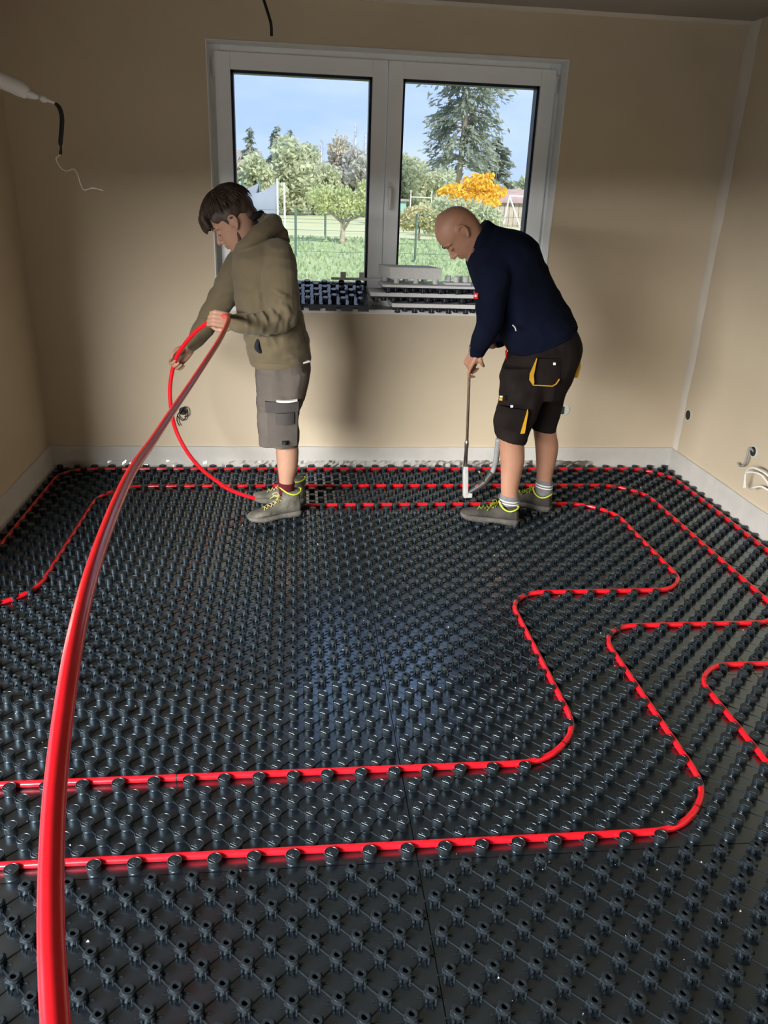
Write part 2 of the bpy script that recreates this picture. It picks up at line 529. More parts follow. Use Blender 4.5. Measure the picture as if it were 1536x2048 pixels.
panel(-1.09, 0.31, row_y[3], row_y[4], 'ring', 'black panel of ring-topped studs in the middle left of the floor, catching the window light')
panel(0.31, 1.71, row_y[3], row_y[4], 'ring', 'black panel of ring-topped studs right of mid floor, with the inner pipe step')
panel(1.71, XB, row_y[3], row_y[4], 'ring', 'black panel of ring-topped studs by the right wall, with the middle pipe bend')
panel(XA, -0.37, row_y[4], row_y[5], 'solid', 'black panel of flat-topped studs in the dark by the left wall')
panel(-0.37, 1.03, row_y[4], row_y[5], 'ring', 'black panel of ring-topped studs between and in front of the two workers')
panel(1.03, XB, row_y[4], row_y[5], 'ring', 'black panel of ring-topped studs under the bald worker and to the right of him')
panel(XA, -0.09, row_y[5], row_y[6], 'solid', 'black panel of flat-topped studs in the back left corner')
panel(-0.09, 1.31, row_y[5], row_y[6], 'solid', 'black panel of flat-topped studs along the back wall under the window')
panel(1.31, XB, row_y[5], row_y[6], 'solid', 'black panel of flat-topped studs in the back right corner')

# ------------------------------------------------------------------ pipes, in lanes between the studs
PR = 0.0104
PZ = 0.0105
def lx(i): return LX + A * (i + 0.5)
def ly(i): return LY + A * (i + 0.5)
def fillet(pts, r):
    """round every bend of a polyline"""
    pts = [Vector(p) for p in pts]
    out = [pts[0]]
    for i in range(1, len(pts) - 1):
        a, b_, c = pts[i - 1], pts[i], pts[i + 1]
        d1, d2 = (a - b_), (c - b_)
        L = min(r, d1.length * 0.48, d2.length * 0.48)
        q0, q2 = b_ + d1.normalized() * L, b_ + d2.normalized() * L
        for k in range(9):
            t = k / 8
            out.append(q0 * (1 - t) ** 2 + b_ * 2 * t * (1 - t) + q2 * t * t)
    out.append(pts[-1])
    return out
def corners(pts, c):
    """replace right-angled turns of a lane path by diagonal cuts of c grid cells"""
    out = [Vector(pts[0])]
    for i in range(1, len(pts) - 1):
        a, b_, d = Vector(pts[i - 1]), Vector(pts[i]), Vector(pts[i + 1])
        cc = c[i - 1] if isinstance(c, (list, tuple)) else c
        out.append(b_ + (a - b_).normalized() * cc * A)
        out.append(b_ + (d - b_).normalized() * cc * A)
    out.append(Vector(pts[-1]))
    return out
def marks(parent, pts, where):
    """dark printed rings on the pipe"""
    for q in where:
        i = min(range(1, len(pts) - 1), key=lambda k: (pts[k] - Vector(q)).length)
        d = (pts[i + 1] - pts[i - 1]).normalized()
        c = pts[i]
        MB().tube([c - d * 0.0022, c + d * 0.0022], PR + 0.0004, 14).build('print_mark', 'print_black', parent)
def dense(pts, step=0.02):
    out = []
    for a, b_ in zip(pts, pts[1:]):
        n = max(1, int((b_ - a).length / step))
        out += [a.lerp(b_, k / n) for k in range(n)]
    return out + [pts[-1]]
outer = fillet(corners([(lx(-16), 0.8, PZ), (lx(-16), ly(55), PZ), (lx(59), ly(55), PZ), (lx(59), ly(10), PZ), (lx(41), ly(10), PZ), (lx(41), 0.8, PZ)], [2, 3, 2, 2]), 0.09)
outer = dense(outer)
o = MB().tube(outer, PR, 14).build('heating_pipe', 'pipe_red', smooth=True)
tag(o, 'outermost red heating pipe, closest to the walls, with a bend at the right edge', 'pipe', 'red heating pipes')
marks(o, outer, [(1.4912, 2.3136, 0.01), (2.3681, 3.5315, 0.01)])
mid = fillet(corners([(XL + 0.05, ly(21), PZ), (lx(-10), ly(21), PZ), (lx(-10), ly(49), PZ), (lx(53), ly(49), PZ), (lx(53), ly(16), PZ), (lx(36), ly(16), PZ), (lx(36), ly(-6), PZ), (XL + 0.05, ly(-6), PZ)], [3, 3, 3, 2, 2, 3]), 0.10)
mid = dense(mid)
o = MB().tube(mid, PR, 14).build('heating_pipe', 'pipe_red', smooth=True)
tag(o, 'middle red heating pipe, second from the walls, forming the front run across the floor', 'pipe', 'red heating pipes')
marks(o, mid, [(1.1523, 1.6987, 0.01), (1.2913, 2.6614, 0.01), (-1.0976, 3.5181, 0.01)])
# ================================================================== figure building
def fb_rings(rings, sub=4):
    """rings: (front point, back point, half width) -> smooth list of (F, B, w)"""
    flat = [tuple(F_) + tuple(B_) + (w,) for F_, B_, w in rings]
    return [(Vector(q[0:3]), Vector(q[3:6]), max(q[6], 0.003)) for q in spline(flat, sub)]
def loft(mb, rings, seg=24, sub=4, ex=2.0, axis=(0, 1, 0)):
    """closed surface through elliptical rings spanned by front/back points and a width"""
    rr = fb_rings(rings, sub)
    ax = Vector(axis)
    vs, fs = [], []
    for F_, B_, w in rr:
        c = (F_ + B_) * 0.5
        u = (F_ - B_) * 0.5
        for k in range(seg):
            a = 2 * math.pi * k / seg
            ca, sa = math.cos(a), math.sin(a)
            ca = math.copysign(abs(ca) ** (2 / ex), ca)
            sa = math.copysign(abs(sa) ** (2 / ex), sa)
            vs.append(c + u * ca + ax * (w * sa))
    n = len(rr)
    for i in range(n - 1):
        for k in range(seg):
            k2 = (k + 1) % seg
            fs.append((i * seg + k, i * seg + k2, (i + 1) * seg + k2, (i + 1) * seg + k))
    fs.append(tuple(range(seg))[::-1])
    fs.append(tuple(range((n - 1) * seg, n * seg)))
    # outward orientation
    vol = 0
    for f in fs:
        for j in range(1, len(f) - 1):
            vol += vs[f[0]].dot(vs[f[j]].cross(vs[f[j + 1]]))
    if vol < 0:
        fs = [f[::-1] for f in fs]
    mb.add(vs, fs)
    return rr
def limb(mb, pts, radii, seg=14, sub=5):
    """round limb through the points with varying radius and rounded ends"""
    q = spline([tuple(p) + (r,) for p, r in zip(pts, radii)], sub)
    p = [Vector(a[:3]) for a in q]
    r = [a[3] for a in q]
    d0, d1 = (p[0] - p[1]).normalized(), (p[-1] - p[-2]).normalized()
    p = [p[0] + d0 * r[0] * 0.95, p[0] + d0 * r[0] * 0.6] + p + [p[-1] + d1 * r[-1] * 0.6, p[-1] + d1 * r[-1] * 0.95]
    r = [r[0] * 0.25, r[0] * 0.75] + r + [r[-1] * 0.75, r[-1] * 0.25]
    t = MB().tube(p, r, seg)
    vol = 0
    for f in t.f:
        for j in range(1, len(f) - 1):
            vol += Vector(t.v[f[0]]).dot(Vector(t.v[f[j]]).cross(Vector(t.v[f[j + 1]])))
    fs = t.f if vol > 0 else [f[::-1] for f in t.f]
    mb.add(t.v, fs)
def ball(mb, c, r, axes=None, seg=14, rows=9):
    c = Vector(c)
    if not isinstance(r, (tuple, list)):
        r = (r, r, r)
    ax = axes or (Vector((1, 0, 0)), Vector((0, 1, 0)), Vector((0, 0, 1)))
    ax = [Vector(a).normalized() for a in ax]
    vs, fs = [], []
    for i in range(1, rows):
        th = math.pi * i / rows
        for k in range(seg):
            a = 2 * math.pi * k / seg
            vs.append(c + ax[0] * r[0] * math.sin(th) * math.cos(a) + ax[1] * r[1] * math.sin(th) * math.sin(a) + ax[2] * r[2] * math.cos(th))
    t, bt = len(vs), len(vs) + 1
    vs += [c + ax[2] * r[2], c - ax[2] * r[2]]
    for i in range(rows - 2):
        for k in range(seg):
            k2 = (k + 1) % seg
            fs.append((i * seg + k, (i + 1) * seg + k, (i + 1) * seg + k2, i * seg + k2))
    for k in range(seg):
        k2 = (k + 1) % seg
        fs.append((t, k, k2))
        fs.append((bt, (rows - 2) * seg + k2, (rows - 2) * seg + k))
    if ax[0].cross(ax[1]).dot(ax[2]) < 0:
        fs = [f[::-1] for f in fs]
    mb.add(vs, fs)
def fuse(mb, name, material, parent, voxel=0.006, smooth=6, disp=None):
    """melt overlapping closed shapes into one continuous skin"""
    me = mb.mesh(name)
    tmp = bpy.data.objects.new('tmp', me)
    COL.objects.link(tmp)
    rm = tmp.modifiers.new('r', 'REMESH')
    rm.mode = 'VOXEL'
    rm.voxel_size = voxel
    if smooth:
        sm = tmp.modifiers.new('s', 'SMOOTH')
        sm.factor = 0.5
        sm.iterations = smooth
    dg = bpy.context.evaluated_depsgraph_get()
    res = bpy.data.meshes.new_from_object(tmp.evaluated_get(dg))
    bpy.data.objects.remove(tmp)
    res.name = name
    if disp:
        nr = [v.normal.copy() for v in res.vertices]
        for v, n in zip(res.vertices, nr):
            v.co += n * disp(v.co, n)
        res.update()
    res.materials.clear()
    res.materials.append(M[material])
    res.polygons.foreach_set('use_smooth', [True] * len(res.polygons))
    o = bpy.data.objects.new(name, res)
    COL.objects.link(o)
    o.parent = parent
    if parent is not None:
        o.location = -Vector(parent.location) if parent.parent is None else -Vector(parent.location) - Vector(parent.parent.location)
    return o
def ridge(p, sx, sy, sz, off=0.0):
    """soft cloth folds: ridged noise stretched along the given axes"""
    v = noise.noise(Vector((p.x * sx + off, p.y * sy + off * 1.7, p.z * sz - off)))
    w = noise.noise(Vector((p.x * sx * 2.1 - off, p.y * sy * 2.1, p.z * sz * 2.1 + off)))
    return (1 - 2 * abs(v)) * 0.7 + 0.3 * w - 0.35

# ---- head: local f = forward, u = up, l = sideways
def lerp_tab(tab, x):
    for (x0, y0), (x1, y1) in zip(tab, tab[1:]):
        if x <= x1:
            t = (x - x0) / (x1 - x0)
            t = max(0, min(1, t))
            t2 = t * t * (3 - 2 * t) * 0.5 + t * 0.5
            return y0 + (y1 - y0) * t2
    return tab[-1][1]
H_FRONT = [(-0.122, 0.045), (-0.114, 0.068), (-0.104, 0.080), (-0.092, 0.083), (-0.08, 0.081), (-0.062, 0.086), (-0.045, 0.089), (-0.02, 0.086), (0.005, 0.084), (0.024, 0.091), (0.05, 0.090), (0.075, 0.080), (0.098, 0.060), (0.115, 0.034), (0.127, 0.006)]
H_BACK = [(-0.122, -0.045), (-0.10, -0.056), (-0.07, -0.070), (-0.04, -0.086), (-0.01, -0.097), (0.03, -0.101), (0.06, -0.095), (0.085, -0.080), (0.105, -0.055), (0.118, -0.030), (0.127, -0.006)]
H_WIDTH = [(-0.122, 0.036), (-0.112, 0.046), (-0.095, 0.054), (-0.07, 0.061), (-0.04, 0.067), (0.0, 0.073), (0.035, 0.077), (0.065, 0.073), (0.09, 0.061), (0.108, 0.043), (0.12, 0.024), (0.127, 0.008)]
def head_frame(origin, tilt, scale, turn=0.0):
    """people here face -X; tilt leans the face downwards (radians)"""
    f = Vector((-math.cos(tilt), 0, -math.sin(tilt)))
    u = Vector((-math.sin(tilt), 0, math.cos(tilt)))
    l = Vector((0, -1, 0))                      # towards the viewer
    if turn:
        rot = Matrix.Rotation(turn, 3, u)
        f, l = rot @ f, rot @ l
    o = Vector(origin)
    def T(a, b_, c=0.0):
        return o + (f * a + u * b_ + l * c) * scale
    return T, f, u, l
def head_shape(mb, T, fv, uv, lv, s, nose=1.0):
    rows, seg = 34, 36
    vs, fs = [], []
    for i in range(rows):
        u = -0.122 + 0.249 * i / (rows - 1)
        fr, bk, w = lerp_tab(H_FRONT, u), lerp_tab(H_BACK, u), lerp_tab(H_WIDTH, u)
        mid = -0.012
        for k in range(seg):
            a = 2 * math.pi * k / seg
            ca, sa = math.cos(a), math.sin(a)
            ex = 2.25
            ca2 = math.copysign(abs(ca) ** (2 / ex), ca)
            sa2 = math.copysign(abs(sa) ** (2 / ex), sa)
            x = mid + ((fr - mid) if ca > 0 else (mid - bk)) * ca2
            y = w * sa2
            # eye sockets and the hollow below the cheekbones
            if ca > 0:
                x -= 0.010 * math.exp(-((u - 0.006) / 0.012) ** 2) * math.exp(-((abs(y) - 0.032) / 0.016) ** 2)
            vs.append(T(x, u, y))
    for i in range(rows - 1):
        for k in range(seg):
            k2 = (k + 1) % seg
            fs.append((i * seg + k, i * seg + k2, (i + 1) * seg + k2, (i + 1) * seg + k))
    fs.append(tuple(range(seg))[::-1])
    fs.append(tuple(range((rows - 1) * seg, rows * seg)))
    vol = sum(vs[f[0]].dot(vs[f[j]].cross(vs[f[j + 1]])) for f in fs for j in range(1, len(f) - 1))
    if vol < 0:
        fs = [f[::-1] for f in fs]
    mb.add(vs, fs)
    # nose
    limb(mb, [T(0.084, 0.012), T(0.093, -0.006), T(0.103, -0.024), T(0.1045, -0.033)], [0.006 * s, 0.0075 * s, 0.0105 * s, 0.0115 * s], 12)
    for c in (-1, 1):
        ball(mb, T(0.093, -0.036, 0.0125 * c), 0.0085 * s)
        ball(mb, T(0.0735, 0.004, 0.031 * c), (0.0125 * s,) * 3)          # eyeball under its lid
        limb(mb, [T(0.088, 0.023, 0.012 * c), T(0.084, 0.027, 0.032 * c), T(0.070, 0.022, 0.050 * c)], [0.007 * s, 0.0075 * s, 0.006 * s], 10)
        # ear: rim, lobe and inner bowl
        e = [T(0.006, 0.010, 0.074 * c), T(0.004, 0.026, 0.079 * c), T(-0.010, 0.033, 0.084 * c), T(-0.024, 0.024, 0.087 * c), T(-0.025, 0.004, 0.086 * c), T(-0.016, -0.014, 0.081 * c), T(-0.004, -0.026, 0.075 * c)]
        limb(mb, e, [0.0045 * s, 0.005 * s, 0.005 * s, 0.005 * s, 0.005 * s, 0.006 * s, 0.0065 * s], 8, 4)
        ball(mb, T(-0.009, 0.006, 0.075 * c), (0.019 * s, 0.006 * s, 0.028 * s), (fv, lv, uv))
    # lips and chin
    limb(mb, [T(0.074, -0.060, -0.022), T(0.0885, -0.0565, -0.009), T(0.0905, -0.056, 0), T(0.0885, -0.0565, 0.009), T(0.074, -0.060, 0.022)], [0.003 * s, 0.0052 * s, 0.0056 * s, 0.0052 * s, 0.003 * s], 8)
    limb(mb, [T(0.073, -0.064, -0.020), T(0.0855, -0.0685, -0.009), T(0.0875, -0.069, 0), T(0.0855, -0.0685, 0.009), T(0.073, -0.064, 0.020)], [0.003 * s, 0.0055 * s, 0.006 * s, 0.0055 * s, 0.003 * s], 8)
    ball(mb, T(0.070, -0.100), 0.019 * s)

def hand(mb, W, d, n, thumb_side, curl, size=1.0, thumb=None, spread=0.0, tip_curl=None):
    """W wrist, d towards the fingers, n out of the back of the hand, thumb_side +-1; curl = bends of the three joints"""
    W, d, n = Vector(W), Vector(d).normalized(), Vector(n)
    n = (n - d * n.dot(d)).normalized()
    s = d.cross(n) * thumb_side                      # towards the thumb
    z = size
    def L(a, b_, c): return W + (d * a + s * b_ + n * c) * z
    # palm
    for b_ in (-0.027, -0.009, 0.009, 0.027):
        limb(mb, [L(0.0, b_ * 0.62, 0.0), L(0.045, b_ * 0.95, 0.003), L(0.088, b_ * 1.05, 0.0)], [0.0155 * z, 0.0145 * z, 0.0115 * z], 10)
    ball(mb, L(0.035, 0.026, -0.012), (0.028 * z, 0.017 * z, 0.015 * z), (d, s, n))
    # fingers: index first
    lens = [(0.043, 0.025, 0.021), (0.047, 0.029, 0.022), (0.043, 0.027, 0.022), (0.034, 0.021, 0.019)]
    for i, b_ in enumerate((0.0285, 0.0095, -0.0095, -0.0275)):
        cl = curl[i] if isinstance(curl[0], (tuple, list)) else curl
        p = L(0.088, b_, 0.0)
        ang = 0.0
        pts = [p - d * 0.012 * z]
        pts.append(p)
        side = s * (spread * (1.5 - i))
        for ln, c in zip(lens[i], cl):
            ang += math.radians(c)
            p = p + (d * math.cos(ang) - n * math.sin(ang) + side).normalized() * ln * z
            pts.append(p)
        rad = [0.0098 * z, 0.0095 * z, 0.0088 * z, 0.0079 * z, 0.0068 * z]
        limb(mb, pts, rad, 10, 4)
    tp = thumb or [(0.012, 0.026, -0.008), (0.040, 0.046, -0.018), (0.068, 0.050, -0.030), (0.090, 0.042, -0.038)]
    limb(mb, [L(*q) for q in tp], [0.0135 * z, 0.0118 * z, 0.0102 * z, 0.0082 * z], 10, 4)

# ---- shoes: local x forward from the heel, z up
def shoe(parent, heel, direction, length, high, mats, laces=True, lift=0.0, pitch=0.0):
    """returns the shoe Empty (a part of the person) with its own pieces"""
    d = Vector((direction[0], direction[1], 0)).normalized()
    s = Vector((-d.y, d.x, 0))
    hv = Vector(heel)
    k = length / 0.29
    cp, sp = math.cos(pitch), math.sin(pitch)
    def L(x, y, z):
        x, z = x * k, z * k
        x2, z2 = x * cp - z * sp, x * sp + z * cp
        return hv + d * x2 + s * (y * k) + Vector((0, 0, z2))
    root = empty('shoe', (0, 0, 0))
    root.parent = parent
    root.location = hv - parent.location
    def put(o):
        o.parent = root
        o.location = -(parent.location + root.location)
        return o
    # sole: stations (x, half width, bottom, top)
    st = [(-0.004, 0.018, 0.006, 0.026), (0.008, 0.031, 0.0, 0.028), (0.05, 0.035, 0.0, 0.026), (0.11, 0.034, 0.003, 0.024), (0.17, 0.045, 0.0, 0.023), (0.22, 0.049, 0.001, 0.024), (0.26, 0.043, 0.006, 0.027), (0.283, 0.028, 0.013, 0.031), (0.291, 0.012, 0.019, 0.033)]
    q = spline(st, 4)
    vs, fs = [], []
    m = 6
    for x, w, z0, z1 in q:
        vs += [L(x, -w * 0.92, z0), L(x, w * 0.92, z0), L(x, w, (z0 + z1) / 2), L(x, w * 0.97, z1), L(x, -w * 0.97, z1), L(x, -w, (z0 + z1) / 2)]
    for i in range(len(q) - 1):
        for j in range(m):
            j2 = (j + 1) % m
            fs.append((i * m + j, i * m + j2, (i + 1) * m + j2, (i + 1) * m + j))
    fs += [tuple(range(m))[::-1], tuple(range((len(q) - 1) * m, len(q) * m))]
    put(MB().add(vs, fs).build('sole', mats['sole'], None, smooth=True))
    # upper
    top = 0.135 if high else 0.088
    up = [(-0.001, 0.018, 0.022, 0.060 if not high else 0.080), (0.010, 0.030, 0.020, top * 0.96), (0.045, 0.035, 0.020, top), (0.085, 0.035, 0.020, top * 0.98), (0.115, 0.034, 0.02, 0.098 if high else 0.082), (0.15, 0.037, 0.02, 0.080 if high else 0.074), (0.19, 0.043, 0.02, 0.066), (0.23, 0.045, 0.021, 0.056), (0.262, 0.038, 0.022, 0.050), (0.282, 0.024, 0.026, 0.044), (0.288, 0.010, 0.03, 0.038)]
    mb = MB()
    q = spline(up, 4)
    seg = 18
    vs, fs = [], []
    for x, w, z0, z1 in q:
        for j in range(seg):
            a = 2 * math.pi * j / seg
            ca, sa = math.cos(a), math.sin(a)
            zz = (z0 + z1) / 2 + (z1 - z0) / 2 * math.copysign(abs(sa) ** 0.8, sa)
            ww = w * math.copysign(abs(ca) ** 0.75, ca) * (1 - 0.22 * max(0, sa))
            vs.append(L(x, ww, zz))
    for i in range(len(q) - 1):
        for j in range(seg):
            j2 = (j + 1) % seg
            fs.append((i * seg + j, i * seg + j2, (i + 1) * seg + j2, (i + 1) * seg + j))
    fs += [tuple(range(seg))[::-1], tuple(range((len(q) - 1) * seg, len(q) * seg))]
    vol = sum(Vector(vs[f[0]]).dot(Vector(vs[f[j]]).cross(Vector(vs[f[j + 1]]))) for f in fs for j in range(1, len(f) - 1))
    if vol < 0:
        fs = [f[::-1] for f in fs]
    mb.add(vs, fs)
    if high:
        loft(mb, [(L(0.118, 0, 0.060), L(-0.002, 0, 0.060), 0.034 * k), (L(0.112, 0, 0.100), L(0.0, 0, 0.095), 0.038 * k), (L(0.108, 0, 0.130), L(-0.003, 0, 0.128), 0.043 * k), (L(0.110, 0, 0.152), L(-0.004, 0, 0.146), 0.045 * k)], seg=22, sub=3, axis=s)
    u = fuse(mb, 'upper', mats['upper'], None, 0.005, 3, disp=lambda p, n: 0.0016 * noise.noise(p * 45))
    put(u)
    # padded collar edge
    zc = 0.146 if high else 0.090
    rx, ry = (0.058, 0.0455) if high else (0.050, 0.040)
    ring = []
    for j in range(21):
        a = 2 * math.pi * j / 20
        x = 0.052 + rx * math.cos(a)
        y = ry * math.sin(a)
        z = zc + 0.012 * math.cos(2 * a) + 0.010 * math.cos(a)
        ring.append(L(x, y, z))
    put(MB().tube(ring, 0.0042 * k, 8, cap=False).build('collar_trim', mats['trim'], None, smooth=True))
    # toe cap seam and laces
    if laces:
        lc = MB()
        for j in range(5):
            x = 0.112 + 0.019 * j
            zt = lerp_tab([(0.10, 0.110 if high else 0.088), (0.15, 0.085 if high else 0.080), (0.20, 0.068)], x)
            for e in (-1, 1):
                lc.tube([L(x, -0.020 * e, zt - 0.006), L(x + 0.010, 0, zt + 0.002), L(x + 0.016, 0.021 * e, zt - 0.010)], 0.0021 * k, 6)
        x0, z0 = 0.108, (0.116 if high else 0.090)
        for e in (-1, 1):
            lc.tube(spline([L(x0, 0, z0), L(x0 + 0.012, 0.022 * e, z0 + 0.016), L(x0 + 0.030, 0.038 * e, z0 + 0.004), L(x0 + 0.018, 0.020 * e, z0 - 0.004), L(x0, 0, z0)], 4), 0.0021 * k, 6)
            lc.tube(spline([L(x0, 0, z0), L(x0 + 0.02, 0.015 * e, z0 + 0.006), L(x0 + 0.045, 0.040 * e, z0 - 0.022)], 4), 0.0021 * k, 6)
        put(lc.build('laces', mats['lace'], None, smooth=True))
    return root
# ================================================================== worker in the olive hooded sweater
M['skin_a'] = mat('skin_fair', (0.37, 0.21, 0.14), 0.55, 0.4, noise_scale=9, color2=(0.325, 0.175, 0.115), bump=0.05, bump_scale=300, bump_dist=0.001)
M['hoodie'] = mat('olive_sweat', (0.125, 0.100, 0.060), 0.95, 0.15, noise_scale=6, color2=(0.105, 0.083, 0.049), sheen=0.15, bump=0.25, bump_scale=420, bump_dist=0.001)
M['hoodie_dark'] = mat('hood_lining', (0.020, 0.022, 0.026), 0.95, 0.1, noise_scale=20, noise_amt=0.2)
M['hair_brown'] = mat('brown_hair', (0.060, 0.038, 0.026), 0.55, 0.35, noise_scale=60, color2=(0.028, 0.017, 0.012), stretch=(1, 1, 0.25))
M['beard'] = mat('beard', (0.085, 0.05, 0.034), 0.8, 0.2, noise_scale=120, noise_amt=0.3)
M['taupe_cloth'] = mat('taupe_work_cloth', (0.100, 0.086, 0.073), 0.9, 0.2, noise_scale=14, color2=(0.086, 0.073, 0.062), bump=0.25, bump_scale=380, bump_dist=0.001)
M['taupe_mid'] = mat('pocket_cloth', (0.082, 0.071, 0.062), 0.9, 0.2, noise_scale=14, noise_amt=0.15, bump=0.2, bump_scale=380, bump_dist=0.001)
M['taupe_dark'] = mat('grey_pocket_cloth', (0.060, 0.054, 0.051), 0.9, 0.2, noise_scale=14, noise_amt=0.15, bump=0.2, bump_scale=380, bump_dist=0.001)
M['reflective'] = mat('reflective_tape', (0.86, 0.84, 0.80), 0.35, 0.6, noise_scale=60, noise_amt=0.05)
M['label_black'] = mat('label_black', (0.015, 0.015, 0.016), 0.6, 0.3, noise_scale=90, noise_amt=0.2)
M['sock_wine'] = mat('wine_sock', (0.085, 0.012, 0.018), 0.95, 0.1, noise_scale=40, noise_amt=0.2, bump=0.4, bump_scale=300, bump_dist=0.001)
M['suede_grey'] = mat('dusty_suede', (0.16, 0.15, 0.122), 0.95, 0.15, noise_scale=16, color2=(0.075, 0.07, 0.058), bump=0.3, bump_scale=120, bump_dist=0.002)
M['sole_grey'] = mat('grey_rubber', (0.16, 0.15, 0.13), 0.85, 0.2, noise_scale=30, color2=(0.09, 0.085, 0.075))
M['lime'] = mat('lime_trim', (0.52, 0.62, 0.045), 0.7, 0.3, noise_scale=50, noise_amt=0.15)
M['lace_pink'] = mat('faded_lace', (0.48, 0.33, 0.23), 0.85, 0.2, noise_scale=70, color2=(0.42, 0.46, 0.09))

Y1 = 3.97
man1 = empty('person', (-0.10, 3.97, 0.027), 'person with brown hair in an olive hooded sweater and grey shorts, pulling red pipe', 'person', 'workers laying pipe')
# ---- body
bd = MB()
T1, f1, u1, l1 = head_frame((-0.2856, 3.97, 1.4679), math.radians(36), 1.05, 0.0)
head_shape(bd, T1, f1, u1, l1, 1.05)
loft(bd, [(T1(0.035, -0.085), T1(-0.085, -0.045), 0.055), ((-0.2846, 3.97, 1.3661), (-0.1661, 3.97, 1.4585), 0.058), ((-0.2721, 3.97, 1.3215), (-0.102, 3.97, 1.4073), 0.075), ((-0.2696, 3.97, 1.258), (-0.047, 3.97, 1.3096), 0.13)], sub=4)
loft(bd, [((-0.2517, 3.97, 1.304), (-0.0561, 3.97, 1.3367), 0.12), ((-0.2616, 3.97, 1.2123), (-0.0241, 3.97, 1.2182), 0.16), ((-0.2532, 3.97, 1.0243), (-0.0013, 3.97, 1.0294), 0.15), ((-0.2168, 3.97, 0.8544), (0.0324, 3.97, 0.8583), 0.16), ((-0.1829, 3.97, 0.7293), (0.027, 3.97, 0.7319), 0.15)], sub=4)
# near (left) arm and hand
W1 = (-0.286, 3.735, 1.0507)
limb(bd, [(-0.0822, 3.85, 1.3186), (-0.0735, 3.8, 1.2238), (-0.0658, 3.775, 1.0808), (-0.1781, 3.75, 1.0437), W1], [0.045, 0.040, 0.036, 0.030, 0.025])
hd1 = Vector((-0.93, -0.12, 0.20))
hand(bd, W1, hd1, Vector((0.15, -0.92, 0.38)), -1, (62, 78, 55), 1.0, thumb=[(0.012, 0.026, -0.006), (0.040, 0.044, -0.016), (0.070, 0.042, -0.030), (0.094, 0.030, -0.036)])
# far (right) arm and hand
W2 = (-0.5409, 4.1, 0.8566)
limb(bd, [(-0.2472, 4.09, 1.2943), (-0.3225, 4.14, 1.1783), (-0.4027, 4.15, 1.0483), (-0.4767, 4.12, 0.9421), W2], [0.045, 0.040, 0.036, 0.028, 0.025])
hand(bd, W2, Vector((-0.72, -0.05, -0.69)), Vector((-0.25, 0.95, 0.2)), -1, (55, 70, 50), 1.0)
# legs: near one in view, far one behind it
def leg1(dy, dx=0.0):
    y = 3.885 + dy
    r_ = [((-0.1893, 3.885, 0.7237), (0.0313, 3.885, 0.7263), 0.075), ((-0.1633, 3.885, 0.5718), (-0.0042, 3.885, 0.573), 0.07), ((-0.1133, 3.885, 0.4417), (0.0026, 3.885, 0.4422), 0.052), ((-0.1041, 3.885, 0.3886), (0.0086, 3.885, 0.3809), 0.052), ((-0.1003, 3.885, 0.3079), (0.0018, 3.885, 0.2971), 0.047), ((-0.0938, 3.885, 0.226), (-0.0166, 3.885, 0.2204), 0.036), ((-0.0896, 3.885, 0.1567), (-0.0223, 3.885, 0.1565), 0.033), ((-0.0851, 3.885, 0.1035), (-0.0227, 3.885, 0.0975), 0.030)]
    loft(bd, [((a[0] + dx, a[1] + dy, a[2]), (b_[0] + dx, b_[1] + dy, b_[2]), w) for a, b_, w in r_], sub=5)
leg1(0.0)
leg1(0.185, -0.012)
fuse(bd, 'body', 'skin_a', man1, 0.0042, 3)

# ---- hair: thick cap swept forward, with strands
hb = MB()
hair_c = [(T1(0.020, 0.098), (0.085, 0.072, 0.058)), (T1(-0.030, 0.085), (0.090, 0.082, 0.066)), (T1(-0.065, 0.045), (0.062, 0.076, 0.075)), (T1(0.055, 0.098), (0.055, 0.066, 0.040)), (T1(-0.075, -0.005), (0.042, 0.062, 0.050))]
for c, r in hair_c:
    ball(hb, c, r, (f1, l1, u1), 20, 12)
for c in (-1, 1):
    ball(hb, T1(-0.020, 0.045, 0.062 * c), (0.058, 0.024, 0.045), (f1, l1, u1))
    ball(hb, T1(0.030, 0.060, 0.054 * c), (0.045, 0.024, 0.036), (f1, l1, u1))
    limb(hb, [T1(0.012, 0.040, 0.072 * c), T1(0.014, 0.010, 0.071 * c)], [0.012, 0.006], 8)
